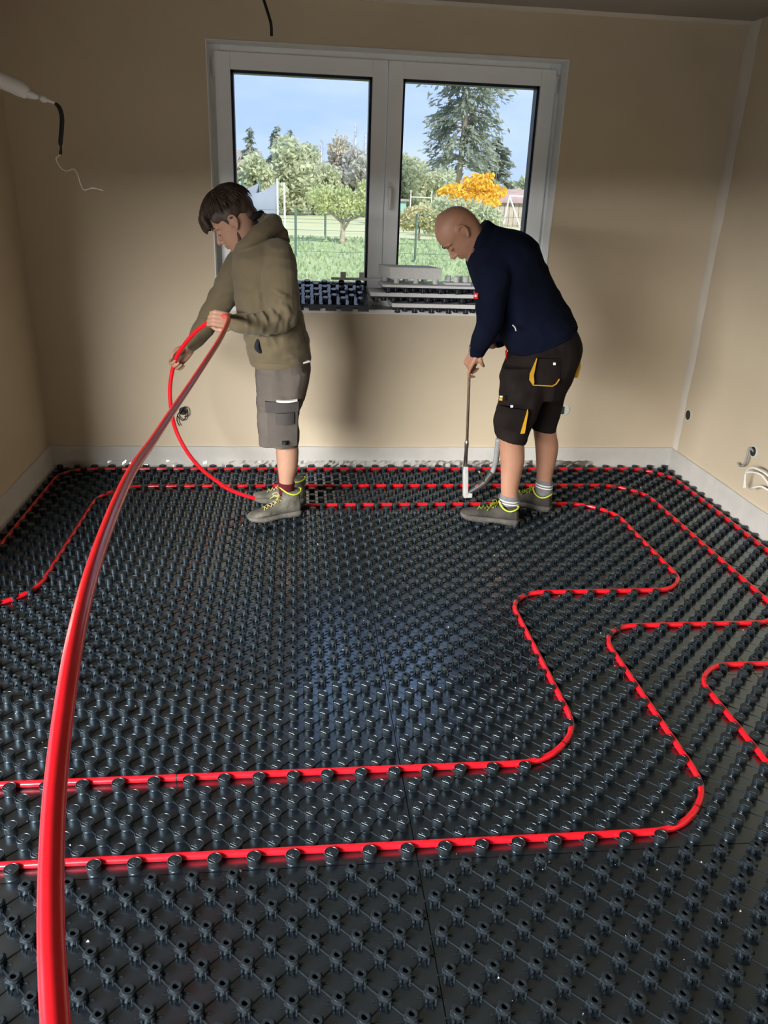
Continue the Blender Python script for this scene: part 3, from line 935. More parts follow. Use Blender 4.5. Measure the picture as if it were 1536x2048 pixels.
# fringe hanging over the brow
for j in range(-4, 5):
    c = j / 4
    limb(hb, [T1(0.075, 0.105, 0.045 * c), T1(0.108 - 0.012 * c * c, 0.085, 0.052 * c), T1(0.122 - 0.025 * c * c, 0.052, 0.056 * c), T1(0.124 - 0.028 * c * c, 0.030 + 0.006 * abs(c), 0.058 * c)], [0.022, 0.018, 0.012, 0.005], 8)
hair = fuse(hb, 'hair', 'hair_brown', man1, 0.006, 4, disp=lambda p, n: 0.004 * noise.noise(Vector(((p - T1(0, 0.08)).dot(l1) * 90, (p - T1(0, 0.08)).dot(f1) * 26, (p - T1(0, 0.08)).dot(u1) * 26))))
rnd = random.Random(8)
st = MB()
top = T1(-0.035, 0.150)
for i in range(620):
    th = rnd.uniform(0, 2 * math.pi)
    a0 = rnd.uniform(0.15, 1.15)
    def hp(a, th, lift=0.0):
        # point on the hair dome at polar angle a from the crown
        x = math.cos(th) * math.sin(a) * (0.118 + lift) - 0.012
        y = math.sin(th) * math.sin(a) * (0.094 + lift)
        z = math.cos(a) * (0.105 + lift) + 0.055
        return T1(x, z, y)
    front = math.cos(th) > 0.35
    L_ = rnd.uniform(0.35, 0.6)
    a1 = min(a0 + L_, 1.35 if front else 1.75)
    pts = [hp(a0 + (a1 - a0) * t, th + 0.08 * t * rnd.uniform(-1, 1), 0.001 + 0.006 * t * rnd.random()) for t in (0, 0.33, 0.66, 1.0)]
    st.tube(spline(pts, 2), [0.0022, 0.0026, 0.0026, 0.0024, 0.002, 0.0014, 0.0006], 4)
strands = st.build('strands', 'hair_brown', None, smooth=True)
strands.parent = hair
strands.location = -man1.location - hair.location
strands['kind'] = 'stuff'
eb = MB()
for c in (-1, 1):
    limb(eb, [T1(0.0955, 0.027, 0.012 * c), T1(0.092, 0.032, 0.030 * c), T1(0.078, 0.028, 0.048 * c)], [0.003, 0.0035, 0.002], 6)
    limb(eb, [T1(0.0865, -0.004, 0.020 * c), T1(0.0875, -0.006, 0.031 * c), T1(0.080, -0.004, 0.042 * c)], [0.0012, 0.002, 0.0012], 6)
eb.build('eyebrows', 'hair_brown', man1, smooth=True)
# short beard along the jaw
be = MB()
for c in (-1, 1):
    limb(be, [T1(0.006, -0.040, 0.0635 * c), T1(0.016, -0.066, 0.057 * c), T1(0.032, -0.090, 0.049 * c), T1(0.056, -0.104, 0.034 * c), T1(0.072, -0.108, 0.014 * c)], [0.006, 0.010, 0.012, 0.0135, 0.014], 10)
ball(be, T1(0.074, -0.110), (0.018, 0.026, 0.014), (f1, l1, u1))
fuse(be, 'beard', 'beard', man1, 0.004, 3, disp=lambda p, n: 0.0015 * noise.noise(p * 260))

# ---- sweater
hb = MB()
loft(hb, [((-0.227, 3.97, 0.8393), (0.0672, 3.97, 0.8363), 0.172), ((-0.2408, 3.97, 0.8713), (0.0721, 3.97, 0.8614), 0.186), ((-0.2534, 3.97, 0.9373), (0.0597, 3.97, 0.9527), 0.192), ((-0.2774, 3.97, 1.019), (0.0353, 3.97, 1.0398), 0.188), ((-0.2933, 3.97, 1.1137), (0.0187, 3.97, 1.1467), 0.186), ((-0.2995, 3.97, 1.2067), (0.0083, 3.97, 1.2376), 0.192), ((-0.3017, 3.97, 1.2754), (-0.0067, 3.97, 1.313), 0.20), ((-0.2931, 3.97, 1.321), (-0.0322, 3.97, 1.369), 0.185), ((-0.2759, 3.97, 1.3484), (-0.0622, 3.97, 1.4129), 0.14), ((-0.2567, 3.97, 1.3669), (-0.1013, 3.97, 1.4517), 0.10)], seg=32, sub=5, ex=2.3)
limb(hb, [(-0.0818, 3.845, 1.3366), (-0.0732, 3.8, 1.2438), (-0.0651, 3.785, 1.1474), (-0.0612, 3.77, 1.0725), (-0.1347, 3.755, 1.0483), (-0.2121, 3.745, 1.0415), (-0.2796, 3.738, 1.0458)], [0.082, 0.080, 0.076, 0.066, 0.058, 0.050, 0.042], 18)
limb(hb, [(-0.2472, 4.09, 1.2943), (-0.3146, 4.14, 1.193), (-0.3735, 4.15, 1.0933), (-0.4283, 4.14, 1.0096), (-0.4767, 4.12, 0.9421), (-0.5202, 4.105, 0.8838)], [0.082, 0.076, 0.070, 0.060, 0.050, 0.038], 18)
# thrown-back hood: a thick roll round the neck
ring = [((-0.2765, 3.97, 1.3304), 0.026), ((-0.2366, 3.87, 1.3742), 0.031), ((-0.1706, 3.845, 1.4296), 0.036), ((-0.1127, 3.89, 1.4637), 0.042), ((-0.1056, 3.97, 1.4714), 0.046), ((-0.1174, 4.05, 1.4565), 0.042), ((-0.1817, 4.095, 1.416), 0.036), ((-0.2488, 4.07, 1.3605), 0.031), ((-0.2765, 3.97, 1.3304), 0.026)]
limb(hb, [p for p, r in ring], [r for p, r in ring], 14)
limb(hb, [(-0.1606, 3.97, 1.4938), (-0.1106, 3.97, 1.4514), (-0.0694, 3.97, 1.4038)], [0.030, 0.052, 0.044], 16)
# gathered cloth along the near sleeve
for a_, b_, c_ in (((-0.1237, 3.735, 1.1169), (-0.0916, 3.7, 1.0869), (-0.0745, 3.715, 1.0399)), ((-0.1597, 3.725, 1.1041), (-0.1324, 3.697, 1.0686), (-0.1201, 3.71, 1.0217)), ((-0.1959, 3.72, 1.0907), (-0.1779, 3.7, 1.056), (-0.1682, 3.715, 1.0154)), ((-0.2273, 3.715, 1.0841), (-0.2162, 3.7, 1.053), (-0.2109, 3.71, 1.02)), ((-0.082, 3.722, 1.1552), (-0.0417, 3.71, 1.1132), (-0.0196, 3.73, 1.0658)), ((-0.1059, 3.725, 1.2093), (-0.0591, 3.71, 1.1749), (-0.0098, 3.74, 1.1545))):
    limb(hb, [a_, b_, c_], [0.006, 0.013, 0.006], 8)
def folds1(p, n):
    d = 0.009 * ridge(p, 9, 6, 16, 3.1)
    # elbow and forearm creases
    e = (p - Vector((-0.1095, 3.76, 1.0594))).length
    d += 0.020 * math.exp(-(e / 0.11) ** 2) * ridge(p, 26, 8, 12, 1.2)
    # slack cloth gathered above the hem
    d += 0.012 * math.exp(-((p.z - 0.80) / 0.06) ** 2) * ridge(p, 16, 12, 30, 7.0)
    return d
hoodie = fuse(hb, 'hooded_sweater', 'hoodie', man1, 0.0062, 4, disp=folds1)
def sub_of(o, part_obj):
    part_obj.parent = o
    part_obj.location = -(Vector(o.location) + Vector(o.parent.location))
    return part_obj
# ribbed hem and cuffs, pocket mouth, hood opening
rr = fb_rings([((-0.2271, 3.97, 0.8368), (0.0697, 3.97, 0.8338), 0.176), ((-0.2229, 3.97, 0.812), (0.0697, 3.97, 0.8162), 0.170)], 3)
hm = MB()
loft(hm, [((-0.2366, 3.97, 0.8466), (0.0721, 3.97, 0.8464), 0.180), ((-0.23, 3.97, 0.8193), (0.0697, 3.97, 0.8263), 0.176), ((-0.2205, 3.97, 0.8095), (0.0647, 3.97, 0.8162), 0.168)], seg=32, sub=3, ex=2.3)
sub_of(hoodie, hm.build('hem_band', 'hoodie', None, smooth=True))
c1 = MB()
limb(c1, [(-0.2616, 3.74, 1.0458), (-0.2885, 3.736, 1.0471)], [0.040, 0.0385], 16)
sub_of(hoodie, c1.build('cuff', 'hoodie', None, smooth=True))
c1 = MB()
limb(c1, [(-0.507, 4.105, 0.8991), (-0.5251, 4.1, 0.8746)], [0.036, 0.034], 16)
sub_of(hoodie, c1.build('cuff', 'hoodie', None, smooth=True))
c1 = MB()
limb(c1, [(-0.1777, 3.8, 0.9591), (-0.1852, 3.795, 0.927), (-0.1719, 3.8, 0.9051)], [0.010, 0.014, 0.010], 10)
sub_of(hoodie, c1.build('pocket_mouth', 'hoodie_dark', None, smooth=True))
c1 = MB()
limb(c1, [(-0.1931, 3.93, 1.5006), (-0.1602, 3.97, 1.5113), (-0.197, 4.01, 1.4978)], [0.014, 0.018, 0.014], 10)
limb(c1, [(-0.1976, 3.97, 1.4904), (-0.1843, 3.97, 1.4711)], [0.024, 0.03], 12)
sub_of(hoodie, c1.build('hood_lining', 'hoodie_dark', None, smooth=True))

# ---- shorts
sb = MB()
loft(sb, [((-0.2091, 3.97, 0.8669), (0.0523, 3.97, 0.8711), 0.165), ((-0.2037, 3.97, 0.7922), (0.0697, 3.97, 0.8137), 0.178), ((-0.2031, 3.97, 0.7164), (0.0597, 3.97, 0.7195), 0.176), ((-0.1853, 3.97, 0.6267), (0.0317, 3.97, 0.6288), 0.15)], seg=28, sub=4, ex=2.4)
near = [((-0.1951, 3.885, 0.7857), (0.0658, 3.885, 0.7967), 0.098), ((-0.1956, 3.885, 0.6659), (0.0485, 3.885, 0.6887), 0.100), ((-0.1952, 3.885, 0.5819), (0.0134, 3.885, 0.5938), 0.098), ((-0.1942, 3.885, 0.5199), (0.0081, 3.885, 0.5264), 0.096), ((-0.1931, 3.885, 0.4624), (0.0103, 3.885, 0.4634), 0.094), ((-0.1916, 3.885, 0.4202), (0.0075, 3.885, 0.4156), 0.092)]
loft(sb, near, seg=26, sub=4, ex=2.4)
loft(sb, [((a[0] - 0.012, a[1] + 0.185, a[2] + 0.004), (b_[0] - 0.03, b_[1] + 0.185, b_[2] + 0.004), w) for a, b_, w in near], seg=26, sub=4, ex=2.4)
shorts = fuse(sb, 'shorts', 'taupe_cloth', man1, 0.0062, 3, disp=lambda p, n: 0.009 * ridge(p, 14, 8, 8, 5.3) + 0.008 * math.exp(-((p.z - 0.62) / 0.05) ** 2) * ridge(p, 10, 6, 34, 2.2))
def patch(name, quad, off, material, owner, bev=0.002, thick=0.006):
    """sewn-on piece: four profile points, pushed out towards the viewer"""
    q = [Vector(p) for p in quad]
    n_ = (q[1] - q[0]).cross(q[3] - q[0]).normalized()
    if n_.y > 0: n_ = -n_
    c = MB()
    k = 8
    grid = []
    for j in range(k + 1):
        for i in range(k + 1):
            s_, t_2 = i / k, j / k
            p = q[0].lerp(q[1], s_).lerp(q[3].lerp(q[2], s_), t_2)
            bow = off * (1 - 0.9 * (2 * s_ - 1) ** 2)
            grid.append((p, bow))
    vs = [p + n_ * (bw + thick) for p, bw in grid] + [p + n_ * (bw - 0.02) for p, bw in grid]
    fs = []
    m = k + 1
    N = m * m
    for j in range(k):
        for i in range(k):
            a = j * m + i
            fs.append((a, a + 1, a + m + 1, a + m)); fs.append((N + a, N + a + m, N + a + m + 1, N + a + 1))
    edge = [i for i in range(m)] + [j * m + k for j in range(1, m)] + [k * m + i for i in range(k - 1, -1, -1)] + [j * m for j in range(k - 1, 0, -1)]
    for a, b_ in zip(edge, edge[1:] + edge[:1]):
        fs.append((a, N + a, N + b_, b_))
    o = c.add(vs, fs).build(name, material, None)
    bmx = bmesh.new(); bmx.from_mesh(o.data); bmesh.ops.recalc_face_normals(bmx, faces=bmx.faces); bmx.to_mesh(o.data); bmx.free()
    shade_auto(o, 40)
    return sub_of(owner, o)
Yn = 3.80
patch('thigh_pocket', [(-0.1439, 3.8, 0.6603), (0.006, 3.8, 0.6643), (-0.0001, 3.8, 0.4423), (-0.1433, 3.8, 0.4419)], 0.018, 'taupe_mid', shorts)
patch('pocket_flap', [(-0.1531, 3.79, 0.6653), (0.0109, 3.79, 0.6718), (0.0082, 3.79, 0.6218), (-0.1517, 3.79, 0.613)], 0.020, 'taupe_dark', shorts)
patch('tool_pocket', [(-0.1058, 3.785, 0.6097), (-0.0137, 3.785, 0.6155), (-0.0141, 3.785, 0.5599), (-0.1018, 3.785, 0.5543)], 0.020, 'taupe_dark', shorts)
patch('reflective_strip', [(-0.0973, 3.775, 0.6759), (0.0036, 3.775, 0.6805), (0.0036, 3.775, 0.6731), (-0.0974, 3.775, 0.6684)], 0.022, 'reflective', shorts)
patch('brand_tag', [(-0.0735, 3.775, 0.4706), (-0.0441, 3.775, 0.4733), (-0.0443, 3.775, 0.4565), (-0.0738, 3.775, 0.4538)], 0.018, 'label_black', shorts)
patch('reflective_strip', [(0.0023, 3.84, 0.8446), (0.0629, 3.86, 0.8536), (0.0629, 3.86, 0.8475), (0.0023, 3.84, 0.8385)], 0.006, 'reflective', shorts)

# ---- socks and boots
def sock(parent, rings, material, name='sock', stripes=None):
    c = MB()
    loft(c, rings, seg=22, sub=4)
    return c.build(name, material, parent, smooth=True)
sock(man1, [((-0.0978, 3.885, 0.215), (-0.0115, 3.885, 0.2121), 0.041), ((-0.0969, 3.885, 0.1846), (-0.0156, 3.885, 0.1816), 0.040), ((-0.0924, 3.885, 0.1372), (-0.0173, 3.885, 0.1313), 0.038), ((-0.0825, 3.885, 0.1063), (-0.0227, 3.885, 0.1032), 0.034)], 'sock_wine')
sock(man1, [(tuple(Vector(a) + Vector((-0.012, 0.185, 0.0))), tuple(Vector(b_) + Vector((-0.012, 0.185, 0.0))), 0.041) for a, b_ in (((-0.0978, 3.885, 0.215), (-0.0115, 3.885, 0.2121)), ((-0.0969, 3.885, 0.1846), (-0.0156, 3.885, 0.1816)), ((-0.0924, 3.885, 0.1372), (-0.0173, 3.885, 0.1313)), ((-0.0825, 3.885, 0.1063), (-0.0227, 3.885, 0.1032)))], 'sock_wine')
boot = {'sole': 'sole_grey', 'upper': 'suede_grey', 'trim': 'lime', 'lace': 'lace_pink'}
shoe(man1, (0.012, 3.905, 0.027), (-0.93, -0.36), 0.285, True, boot)
shoe(man1, (0.040, 4.075, 0.027), (-0.99, 0.10), 0.285, True, boot)
# ================================================================== bald worker in the navy pullover
M['skin_b'] = mat('skin_ruddy', (0.41, 0.215, 0.138), 0.5, 0.45, noise_scale=8, color2=(0.36, 0.178, 0.11), bump=0.05, bump_scale=300, bump_dist=0.001)
M['stubble'] = mat('stubble', (0.20, 0.11, 0.08), 0.7, 0.2, noise_scale=150, noise_amt=0.3)
M['navy'] = mat('navy_fleece', (0.0052, 0.0078, 0.0200), 0.95, 0.08, noise_scale=7, color2=(0.0038, 0.0055, 0.014), bump=0.2, bump_scale=400, bump_dist=0.001)
M['black_cloth'] = mat('black_work_cloth', (0.017, 0.0125, 0.011), 0.92, 0.12, noise_scale=12, color2=(0.011, 0.008, 0.0075), bump=0.25, bump_scale=380, bump_dist=0.001)
M['yellow_cloth'] = mat('yellow_trim', (0.62, 0.33, 0.02), 0.85, 0.2, noise_scale=30, noise_amt=0.1)
M['red_badge'] = mat('red_badge', (0.62, 0.012, 0.018), 0.6, 0.3, noise_scale=40, noise_amt=0.1)
M['sock_grey'] = mat('grey_sock', (0.20, 0.195, 0.20), 0.95, 0.1, noise_scale=60, noise_amt=0.15, bump=0.3, bump_scale=300, bump_dist=0.001)
M['suede_dark'] = mat('worn_dark_suede', (0.072, 0.066, 0.057), 0.95, 0.15, noise_scale=14, color2=(0.036, 0.032, 0.028), bump=0.3, bump_scale=120, bump_dist=0.002)
M['sole_dark'] = mat('dark_rubber', (0.11, 0.103, 0.09), 0.85, 0.2, noise_scale=30, color2=(0.065, 0.06, 0.054))
M['lace_lime'] = mat('lime_lace', (0.33, 0.42, 0.03), 0.8, 0.2, noise_scale=70, color2=(0.03, 0.06, 0.01))

man2 = empty('person', (1.10, 3.87, 0.027), 'bald person in a navy pullover and black shorts, bent over a long metal tool', 'person', 'workers laying pipe')
bd = MB()
T2, f2, u2, l2 = head_frame((0.7654, 3.87, 1.4635), math.radians(61), 1.04, 0.0)
head_shape(bd, T2, f2, u2, l2, 1.04)
loft(bd, [(T2(0.030, -0.080), T2(-0.088, -0.030), 0.058), ((0.8151, 3.87, 1.3756), (0.8627, 3.87, 1.4997), 0.062), ((0.8434, 3.87, 1.3241), (0.9471, 3.87, 1.4669), 0.085), ((0.8635, 3.87, 1.2857), (1.0321, 3.87, 1.4382), 0.13)], sub=4)
loft(bd, [((0.8626, 3.87, 1.2972), (1.0321, 3.87, 1.4382), 0.13), ((0.907, 3.87, 1.2055), (1.1404, 3.87, 1.3391), 0.15), ((0.9942, 3.87, 1.0648), (1.2447, 3.87, 1.1899), 0.155), ((1.0843, 3.87, 0.9194), (1.3462, 3.87, 1.0475), 0.16), ((1.0841, 3.87, 0.7934), (1.3655, 3.87, 0.8355), 0.155)], sub=4)
# near (left) arm: hangs down to the rod
V1 = (0.8756, 3.8, 0.9244)
limb(bd, [(0.9526, 3.8, 1.3287), (0.9073, 3.71, 1.2243), (0.9055, 3.705, 1.0975), (0.8931, 3.745, 1.0115), V1], [0.040, 0.040, 0.036, 0.030, 0.025])
hand(bd, V1, Vector((-0.45, 0.15, -0.88)), Vector((-0.80, -0.45, 0.40)), -1, ((20, 58, 30), (50, 70, 40), (60, 75, 45), (62, 75, 45)), 0.92, thumb=[(0.010, 0.026, -0.008), (0.030, 0.044, -0.022), (0.045, 0.046, -0.046), (0.052, 0.036, -0.066)])
# far (right) arm: higher grip on the rod
V2 = (0.9974, 3.99, 0.9232)
limb(bd, [(0.9952, 3.97, 1.3148), (1.0418, 4.05, 1.163), (1.0724, 4.05, 1.0337), (1.0464, 4.025, 0.9662), V2], [0.042, 0.040, 0.036, 0.029, 0.025])
hand(bd, V2, Vector((-0.95, -0.22, 0.10)), Vector((-0.1, 0.6, 0.8)), -1, (50, 70, 50), 0.95)
def legs2():
    loft(bd, [((1.0313, 3.8, 0.758), (1.2231, 3.8, 0.7602), 0.08), ((1.0226, 3.8, 0.5781), (1.1746, 3.8, 0.5661), 0.068), ((1.0252, 3.8, 0.4939), (1.1583, 3.8, 0.4732), 0.062), ((1.0328, 3.8, 0.4406), (1.1641, 3.8, 0.4302), 0.060), ((1.0451, 3.8, 0.365), (1.1703, 3.8, 0.3597), 0.057), ((1.0554, 3.8, 0.2827), (1.161, 3.8, 0.2688), 0.047), ((1.0627, 3.8, 0.2048), (1.1548, 3.8, 0.1989), 0.040), ((1.0685, 3.8, 0.1428), (1.1617, 3.8, 0.131), 0.038), ((1.0473, 3.8, 0.0802), (1.1688, 3.8, 0.0622), 0.037)], sub=5)
    loft(bd, [((1.2108, 3.97, 0.7202), (1.3753, 3.97, 0.6955), 0.08), ((1.2391, 3.97, 0.5593), (1.3701, 3.97, 0.5603), 0.068), ((1.2563, 3.97, 0.4769), (1.3814, 3.97, 0.4665), 0.062), ((1.2723, 3.97, 0.4073), (1.4007, 3.97, 0.3993), 0.060), ((1.285, 3.97, 0.3424), (1.4021, 3.97, 0.3313), 0.056), ((1.2964, 3.97, 0.2653), (1.3935, 3.97, 0.2509), 0.046), ((1.3066, 3.97, 0.1987), (1.3899, 3.97, 0.1869), 0.038), ((1.3145, 3.97, 0.1283), (1.3951, 3.97, 0.1192), 0.037), ((1.2993, 3.97, 0.0602), (1.404, 3.97, 0.0447), 0.037)], sub=5)
legs2()
fuse(bd, 'body', 'skin_b', man2, 0.0042, 3)
eb = MB()
for c in (-1, 1):
    limb(eb, [T2(0.0955, 0.026, 0.012 * c), T2(0.092, 0.030, 0.030 * c), T2(0.078, 0.027, 0.047 * c)], [0.0022, 0.0028, 0.0016], 6)
    limb(eb, [T2(0.0862, -0.004, 0.020 * c), T2(0.0872, -0.006, 0.031 * c), T2(0.080, -0.004, 0.042 * c)], [0.0011, 0.0018, 0.0011], 6)
eb.build('eyebrows', 'beard', man2, smooth=True)
be = MB()
for c in (-1, 1):
    limb(be, [T2(0.028, -0.078, 0.0555 * c), T2(0.052, -0.098, 0.042 * c), T2(0.074, -0.106, 0.018 * c)], [0.0075, 0.0105, 0.0125], 10)
ball(be, T2(0.073, -0.107), (0.0175, 0.024, 0.013), (f2, l2, u2))
fuse(be, 'stubble', 'stubble', man2, 0.004, 3)

# ---- pullover
jb = MB()
loft(jb, [((1.0654, 3.87, 0.9041), (1.3676, 3.87, 1.0405), 0.180), ((1.037, 3.87, 0.9335), (1.3753, 3.87, 1.0603), 0.188), ((1.0015, 3.87, 0.9871), (1.3524, 3.87, 1.0987), 0.190), ((0.9567, 3.87, 1.064), (1.2824, 3.87, 1.1908), 0.185), ((0.9024, 3.87, 1.1442), (1.2405, 3.87, 1.2465), 0.190), ((0.8564, 3.87, 1.223), (1.1814, 3.87, 1.3471), 0.200), ((0.8273, 3.87, 1.2825), (1.133, 3.87, 1.4276), 0.205), ((0.814, 3.87, 1.3279), (1.0697, 3.87, 1.4729), 0.190), ((0.8123, 3.87, 1.3506), (0.9977, 3.87, 1.4918), 0.150), ((0.8127, 3.87, 1.3755), (0.9345, 3.87, 1.4997), 0.098)], seg=32, sub=5, ex=2.3)
limb(jb, [(0.9405, 3.76, 1.3541), (0.9056, 3.71, 1.269), (0.897, 3.7, 1.1802), (0.9031, 3.705, 1.0975), (0.8927, 3.745, 1.0162), (0.8793, 3.79, 0.9434)], [0.086, 0.080, 0.072, 0.064, 0.056, 0.044], 18)
limb(jb, [(0.9956, 3.98, 1.3375), (1.0395, 4.05, 1.1876), (1.072, 4.05, 1.0388), (1.0524, 4.03, 0.9706), (1.0278, 4.005, 0.9439)], [0.086, 0.076, 0.062, 0.052, 0.042], 18)
# stand-up collar
loft(jb, [((0.8205, 3.87, 1.3372), (0.9545, 3.87, 1.4915), 0.085), ((0.8127, 3.87, 1.3755), (0.917, 3.87, 1.508), 0.076), ((0.8146, 3.87, 1.4138), (0.8898, 3.87, 1.5182), 0.070)], seg=24, sub=4)
jack = fuse(jb, 'pullover', 'navy', man2, 0.0062, 4, disp=lambda p, n: 0.008 * ridge(p, 8, 6, 12, 2.7))
c1 = MB(); loft(c1, [((1.0428, 3.87, 0.9261), (1.3759, 3.87, 1.0554), 0.184), ((1.0603, 3.87, 0.904), (1.3753, 3.87, 1.0407), 0.183), ((1.0738, 3.87, 0.8968), (1.3714, 3.87, 1.0308), 0.176)], seg=32, sub=3, ex=2.3)
sub_of(jack, c1.build('hem_band', 'navy', None, smooth=True))
c1 = MB(); limb(c1, [(0.8858, 3.78, 0.9574), (0.8762, 3.8, 0.9171)], [0.041, 0.038], 16)
sub_of(jack, c1.build('cuff', 'navy', None, smooth=True))
c1 = MB(); loft(c1, [((0.8137, 3.87, 1.3324), (0.9643, 3.87, 1.4896), 0.092), ((0.8067, 3.87, 1.3595), (0.9293, 3.87, 1.504), 0.082), ((0.8043, 3.87, 1.391), (0.9015, 3.87, 1.5207), 0.075), ((0.8142, 3.87, 1.4182), (0.8847, 3.87, 1.5224), 0.071)], seg=26, sub=4)
sub_of(jack, c1.build('collar', 'navy', None, smooth=True))
# red badge with a white dot on the sleeve
def disc_patch(name, pos, nrm, size, material, owner, thick=0.004):
    p, n_ = Vector(pos), Vector(nrm).normalized()
    s_ = n_.cross(Vector((0, 0, 1))).normalized()
    t_2 = s_.cross(n_)
    return sub_of(owner, MB().obox(p, s_ * size[0], t_2 * size[1], n_ * thick).build(name, material, None, bevel=0.001))
disc_patch('sleeve_badge', (0.821, 3.668, 1.2016), (-0.75, -0.65, 0.05), (0.0115, 0.0135), 'red_badge', jack)
disc_patch('badge_emblem', (0.8184, 3.6635, 1.2021), (-0.75, -0.65, 0.05), (0.005, 0.005), 'reflective', jack)
c1 = MB().tube(spline([(1.0052, 3.672, 1.0724), (1.0183, 3.672, 1.0611), (1.0247, 3.672, 1.045)], 3), 0.0028, 6)
sub_of(jack, c1.build('zip_piping', 'reflective', None, smooth=True))
# pull tag hanging from the front hem
c1 = MB().tube([(1.032, 3.84, 0.9341), (1.0344, 3.84, 0.9218)], 0.0025, 6)
c1.tube([(1.0306, 3.84, 0.9217), (1.0343, 3.84, 0.9094), (1.033, 3.84, 0.897)], [0.005, 0.006, 0.004], 8)
c1.tube([(1.033, 3.84, 0.897), (1.0359, 3.84, 0.8797)], 0.0022, 6)
sub_of(jack, c1.build('pull_tag', 'red_badge', None, smooth=True))

# ---- shorts
sb = MB()
loft(sb, [((1.0818, 3.87, 0.9442), (1.3507, 3.87, 1.0525), 0.165), ((1.0659, 3.87, 0.8991), (1.3795, 3.87, 1.0285), 0.178), ((1.0361, 3.87, 0.8359), (1.4174, 3.87, 0.9374), 0.186), ((1.0283, 3.87, 0.7544), (1.3907, 3.87, 0.8026), 0.180), ((1.0604, 3.87, 0.6902), (1.3544, 3.87, 0.6933), 0.150)], seg=28, sub=4, ex=2.3)
loft(sb, [((1.0101, 3.79, 0.8475), (1.3182, 3.79, 0.9015), 0.10), ((1.0055, 3.79, 0.7626), (1.2774, 3.79, 0.7759), 0.105), ((1.0059, 3.79, 0.6763), (1.2312, 3.79, 0.6862), 0.102), ((0.9936, 3.79, 0.5859), (1.1915, 3.79, 0.5769), 0.100), ((0.9932, 3.79, 0.5337), (1.1728, 3.79, 0.5082), 0.098), ((0.9986, 3.79, 0.5021), (1.1596, 3.79, 0.4602), 0.094)], seg=26, sub=4, ex=2.3)
loft(sb, [((1.1465, 3.97, 0.8241), (1.4475, 3.97, 0.8675), 0.10), ((1.1733, 3.97, 0.7198), (1.4098, 3.97, 0.7225), 0.10), ((1.2061, 3.97, 0.6132), (1.3907, 3.97, 0.6149), 0.098), ((1.2257, 3.97, 0.5318), (1.3795, 3.97, 0.5274), 0.095), ((1.2356, 3.97, 0.4906), (1.3746, 3.97, 0.4776), 0.092)], seg=26, sub=4, ex=2.3)
sh2 = fuse(sb, 'shorts', 'black_cloth', man2, 0.0062, 3, disp=lambda p, n: 0.008 * ridge(p, 12, 8, 9, 9.1))
patch('hip_pocket', [(1.1431, 3.69, 0.9163), (1.2639, 3.69, 0.9182), (1.2756, 3.7, 0.7893), (1.1334, 3.7, 0.7827)], 0.012, 'black_cloth', sh2)
def strip_patch(name, pts, width, material, owner, thick=0.004):
    c = MB()
    p = [Vector(q) for q in pts]
    for a, b_ in zip(p, p[1:]):
        d = b_ - a
        n_ = Vector((0, -1, 0))
        s_ = d.cross(n_).normalized()
        c.obox((a + b_) / 2, d * 0.5, s_ * width / 2, n_ * thick)
    o = c.build(name, material, None)
    return sub_of(owner, o)
def tri_patch(name, poly, material, owner, thick=0.006):
    c = MB()
    p = [Vector(q) for q in poly]
    n_ = len(p)
    off = Vector((0, thick, 0))
    vs = [q - off for q in p] + [q + off for q in p]
    fs = [tuple(range(n_)), tuple(range(n_, 2 * n_))[::-1]] + [(i, n_ + i, n_ + (i + 1) % n_, (i + 1) % n_) for i in range(n_)]
    o = c.add(vs, fs).build(name, material, None)
    bmx = bmesh.new(); bmx.from_mesh(o.data); bmesh.ops.recalc_face_normals(bmx, faces=bmx.faces); bmx.to_mesh(o.data); bmx.free()
    return sub_of(owner, o)
tri_patch('pocket_gusset', [(1.1409, 3.675, 0.9193), (1.1328, 3.675, 0.8373), (1.1393, 3.675, 0.8009), (1.1359, 3.675, 0.7861), (1.1157, 3.675, 0.8128), (1.115, 3.675, 0.8419)], 'yellow_cloth', sh2)
strip_patch('pocket_piping', [(1.1347, 3.672, 0.7893), (1.2322, 3.672, 0.7855), (1.2495, 3.675, 0.7948), (1.2656, 3.68, 0.8184)], 0.004, 'yellow_cloth', sh2)
patch('thigh_pocket', [(0.984, 3.682, 0.6839), (1.1213, 3.682, 0.6625), (1.1073, 3.685, 0.5394), (0.9689, 3.685, 0.5847)], 0.012, 'black_cloth', sh2)
tri_patch('pocket_gusset', [(1.1205, 3.672, 0.6677), (1.1243, 3.672, 0.6552), (1.118, 3.672, 0.5484), (1.098, 3.672, 0.5458)], 'yellow_cloth', sh2)
tri_patch('rear_pocket_gusset', [(1.3955, 3.8, 0.9031), (1.404, 3.8, 0.8584), (1.3962, 3.8, 0.8004), (1.3572, 3.8, 0.8024), (1.369, 3.8, 0.8504)], 'yellow_cloth', sh2, 0.012)
disc_patch('pocket_rivet', (1.2264, 3.664, 0.8953), (-0.1, -1, 0), (0.006, 0.006), 'reflective', sh2)
disc_patch('pocket_rivet', (1.0353, 3.655, 0.6877), (-0.1, -1, 0), (0.006, 0.006), 'reflective', sh2)
disc_patch('side_label', (0.9909, 3.7, 0.7105), (-0.6, -1, 0), (0.008, 0.006), 'yellow_cloth', sh2)
disc_patch('side_label', (0.9909, 3.7, 0.7242), (-0.6, -1, 0), (0.008, 0.004), 'reflective', sh2)

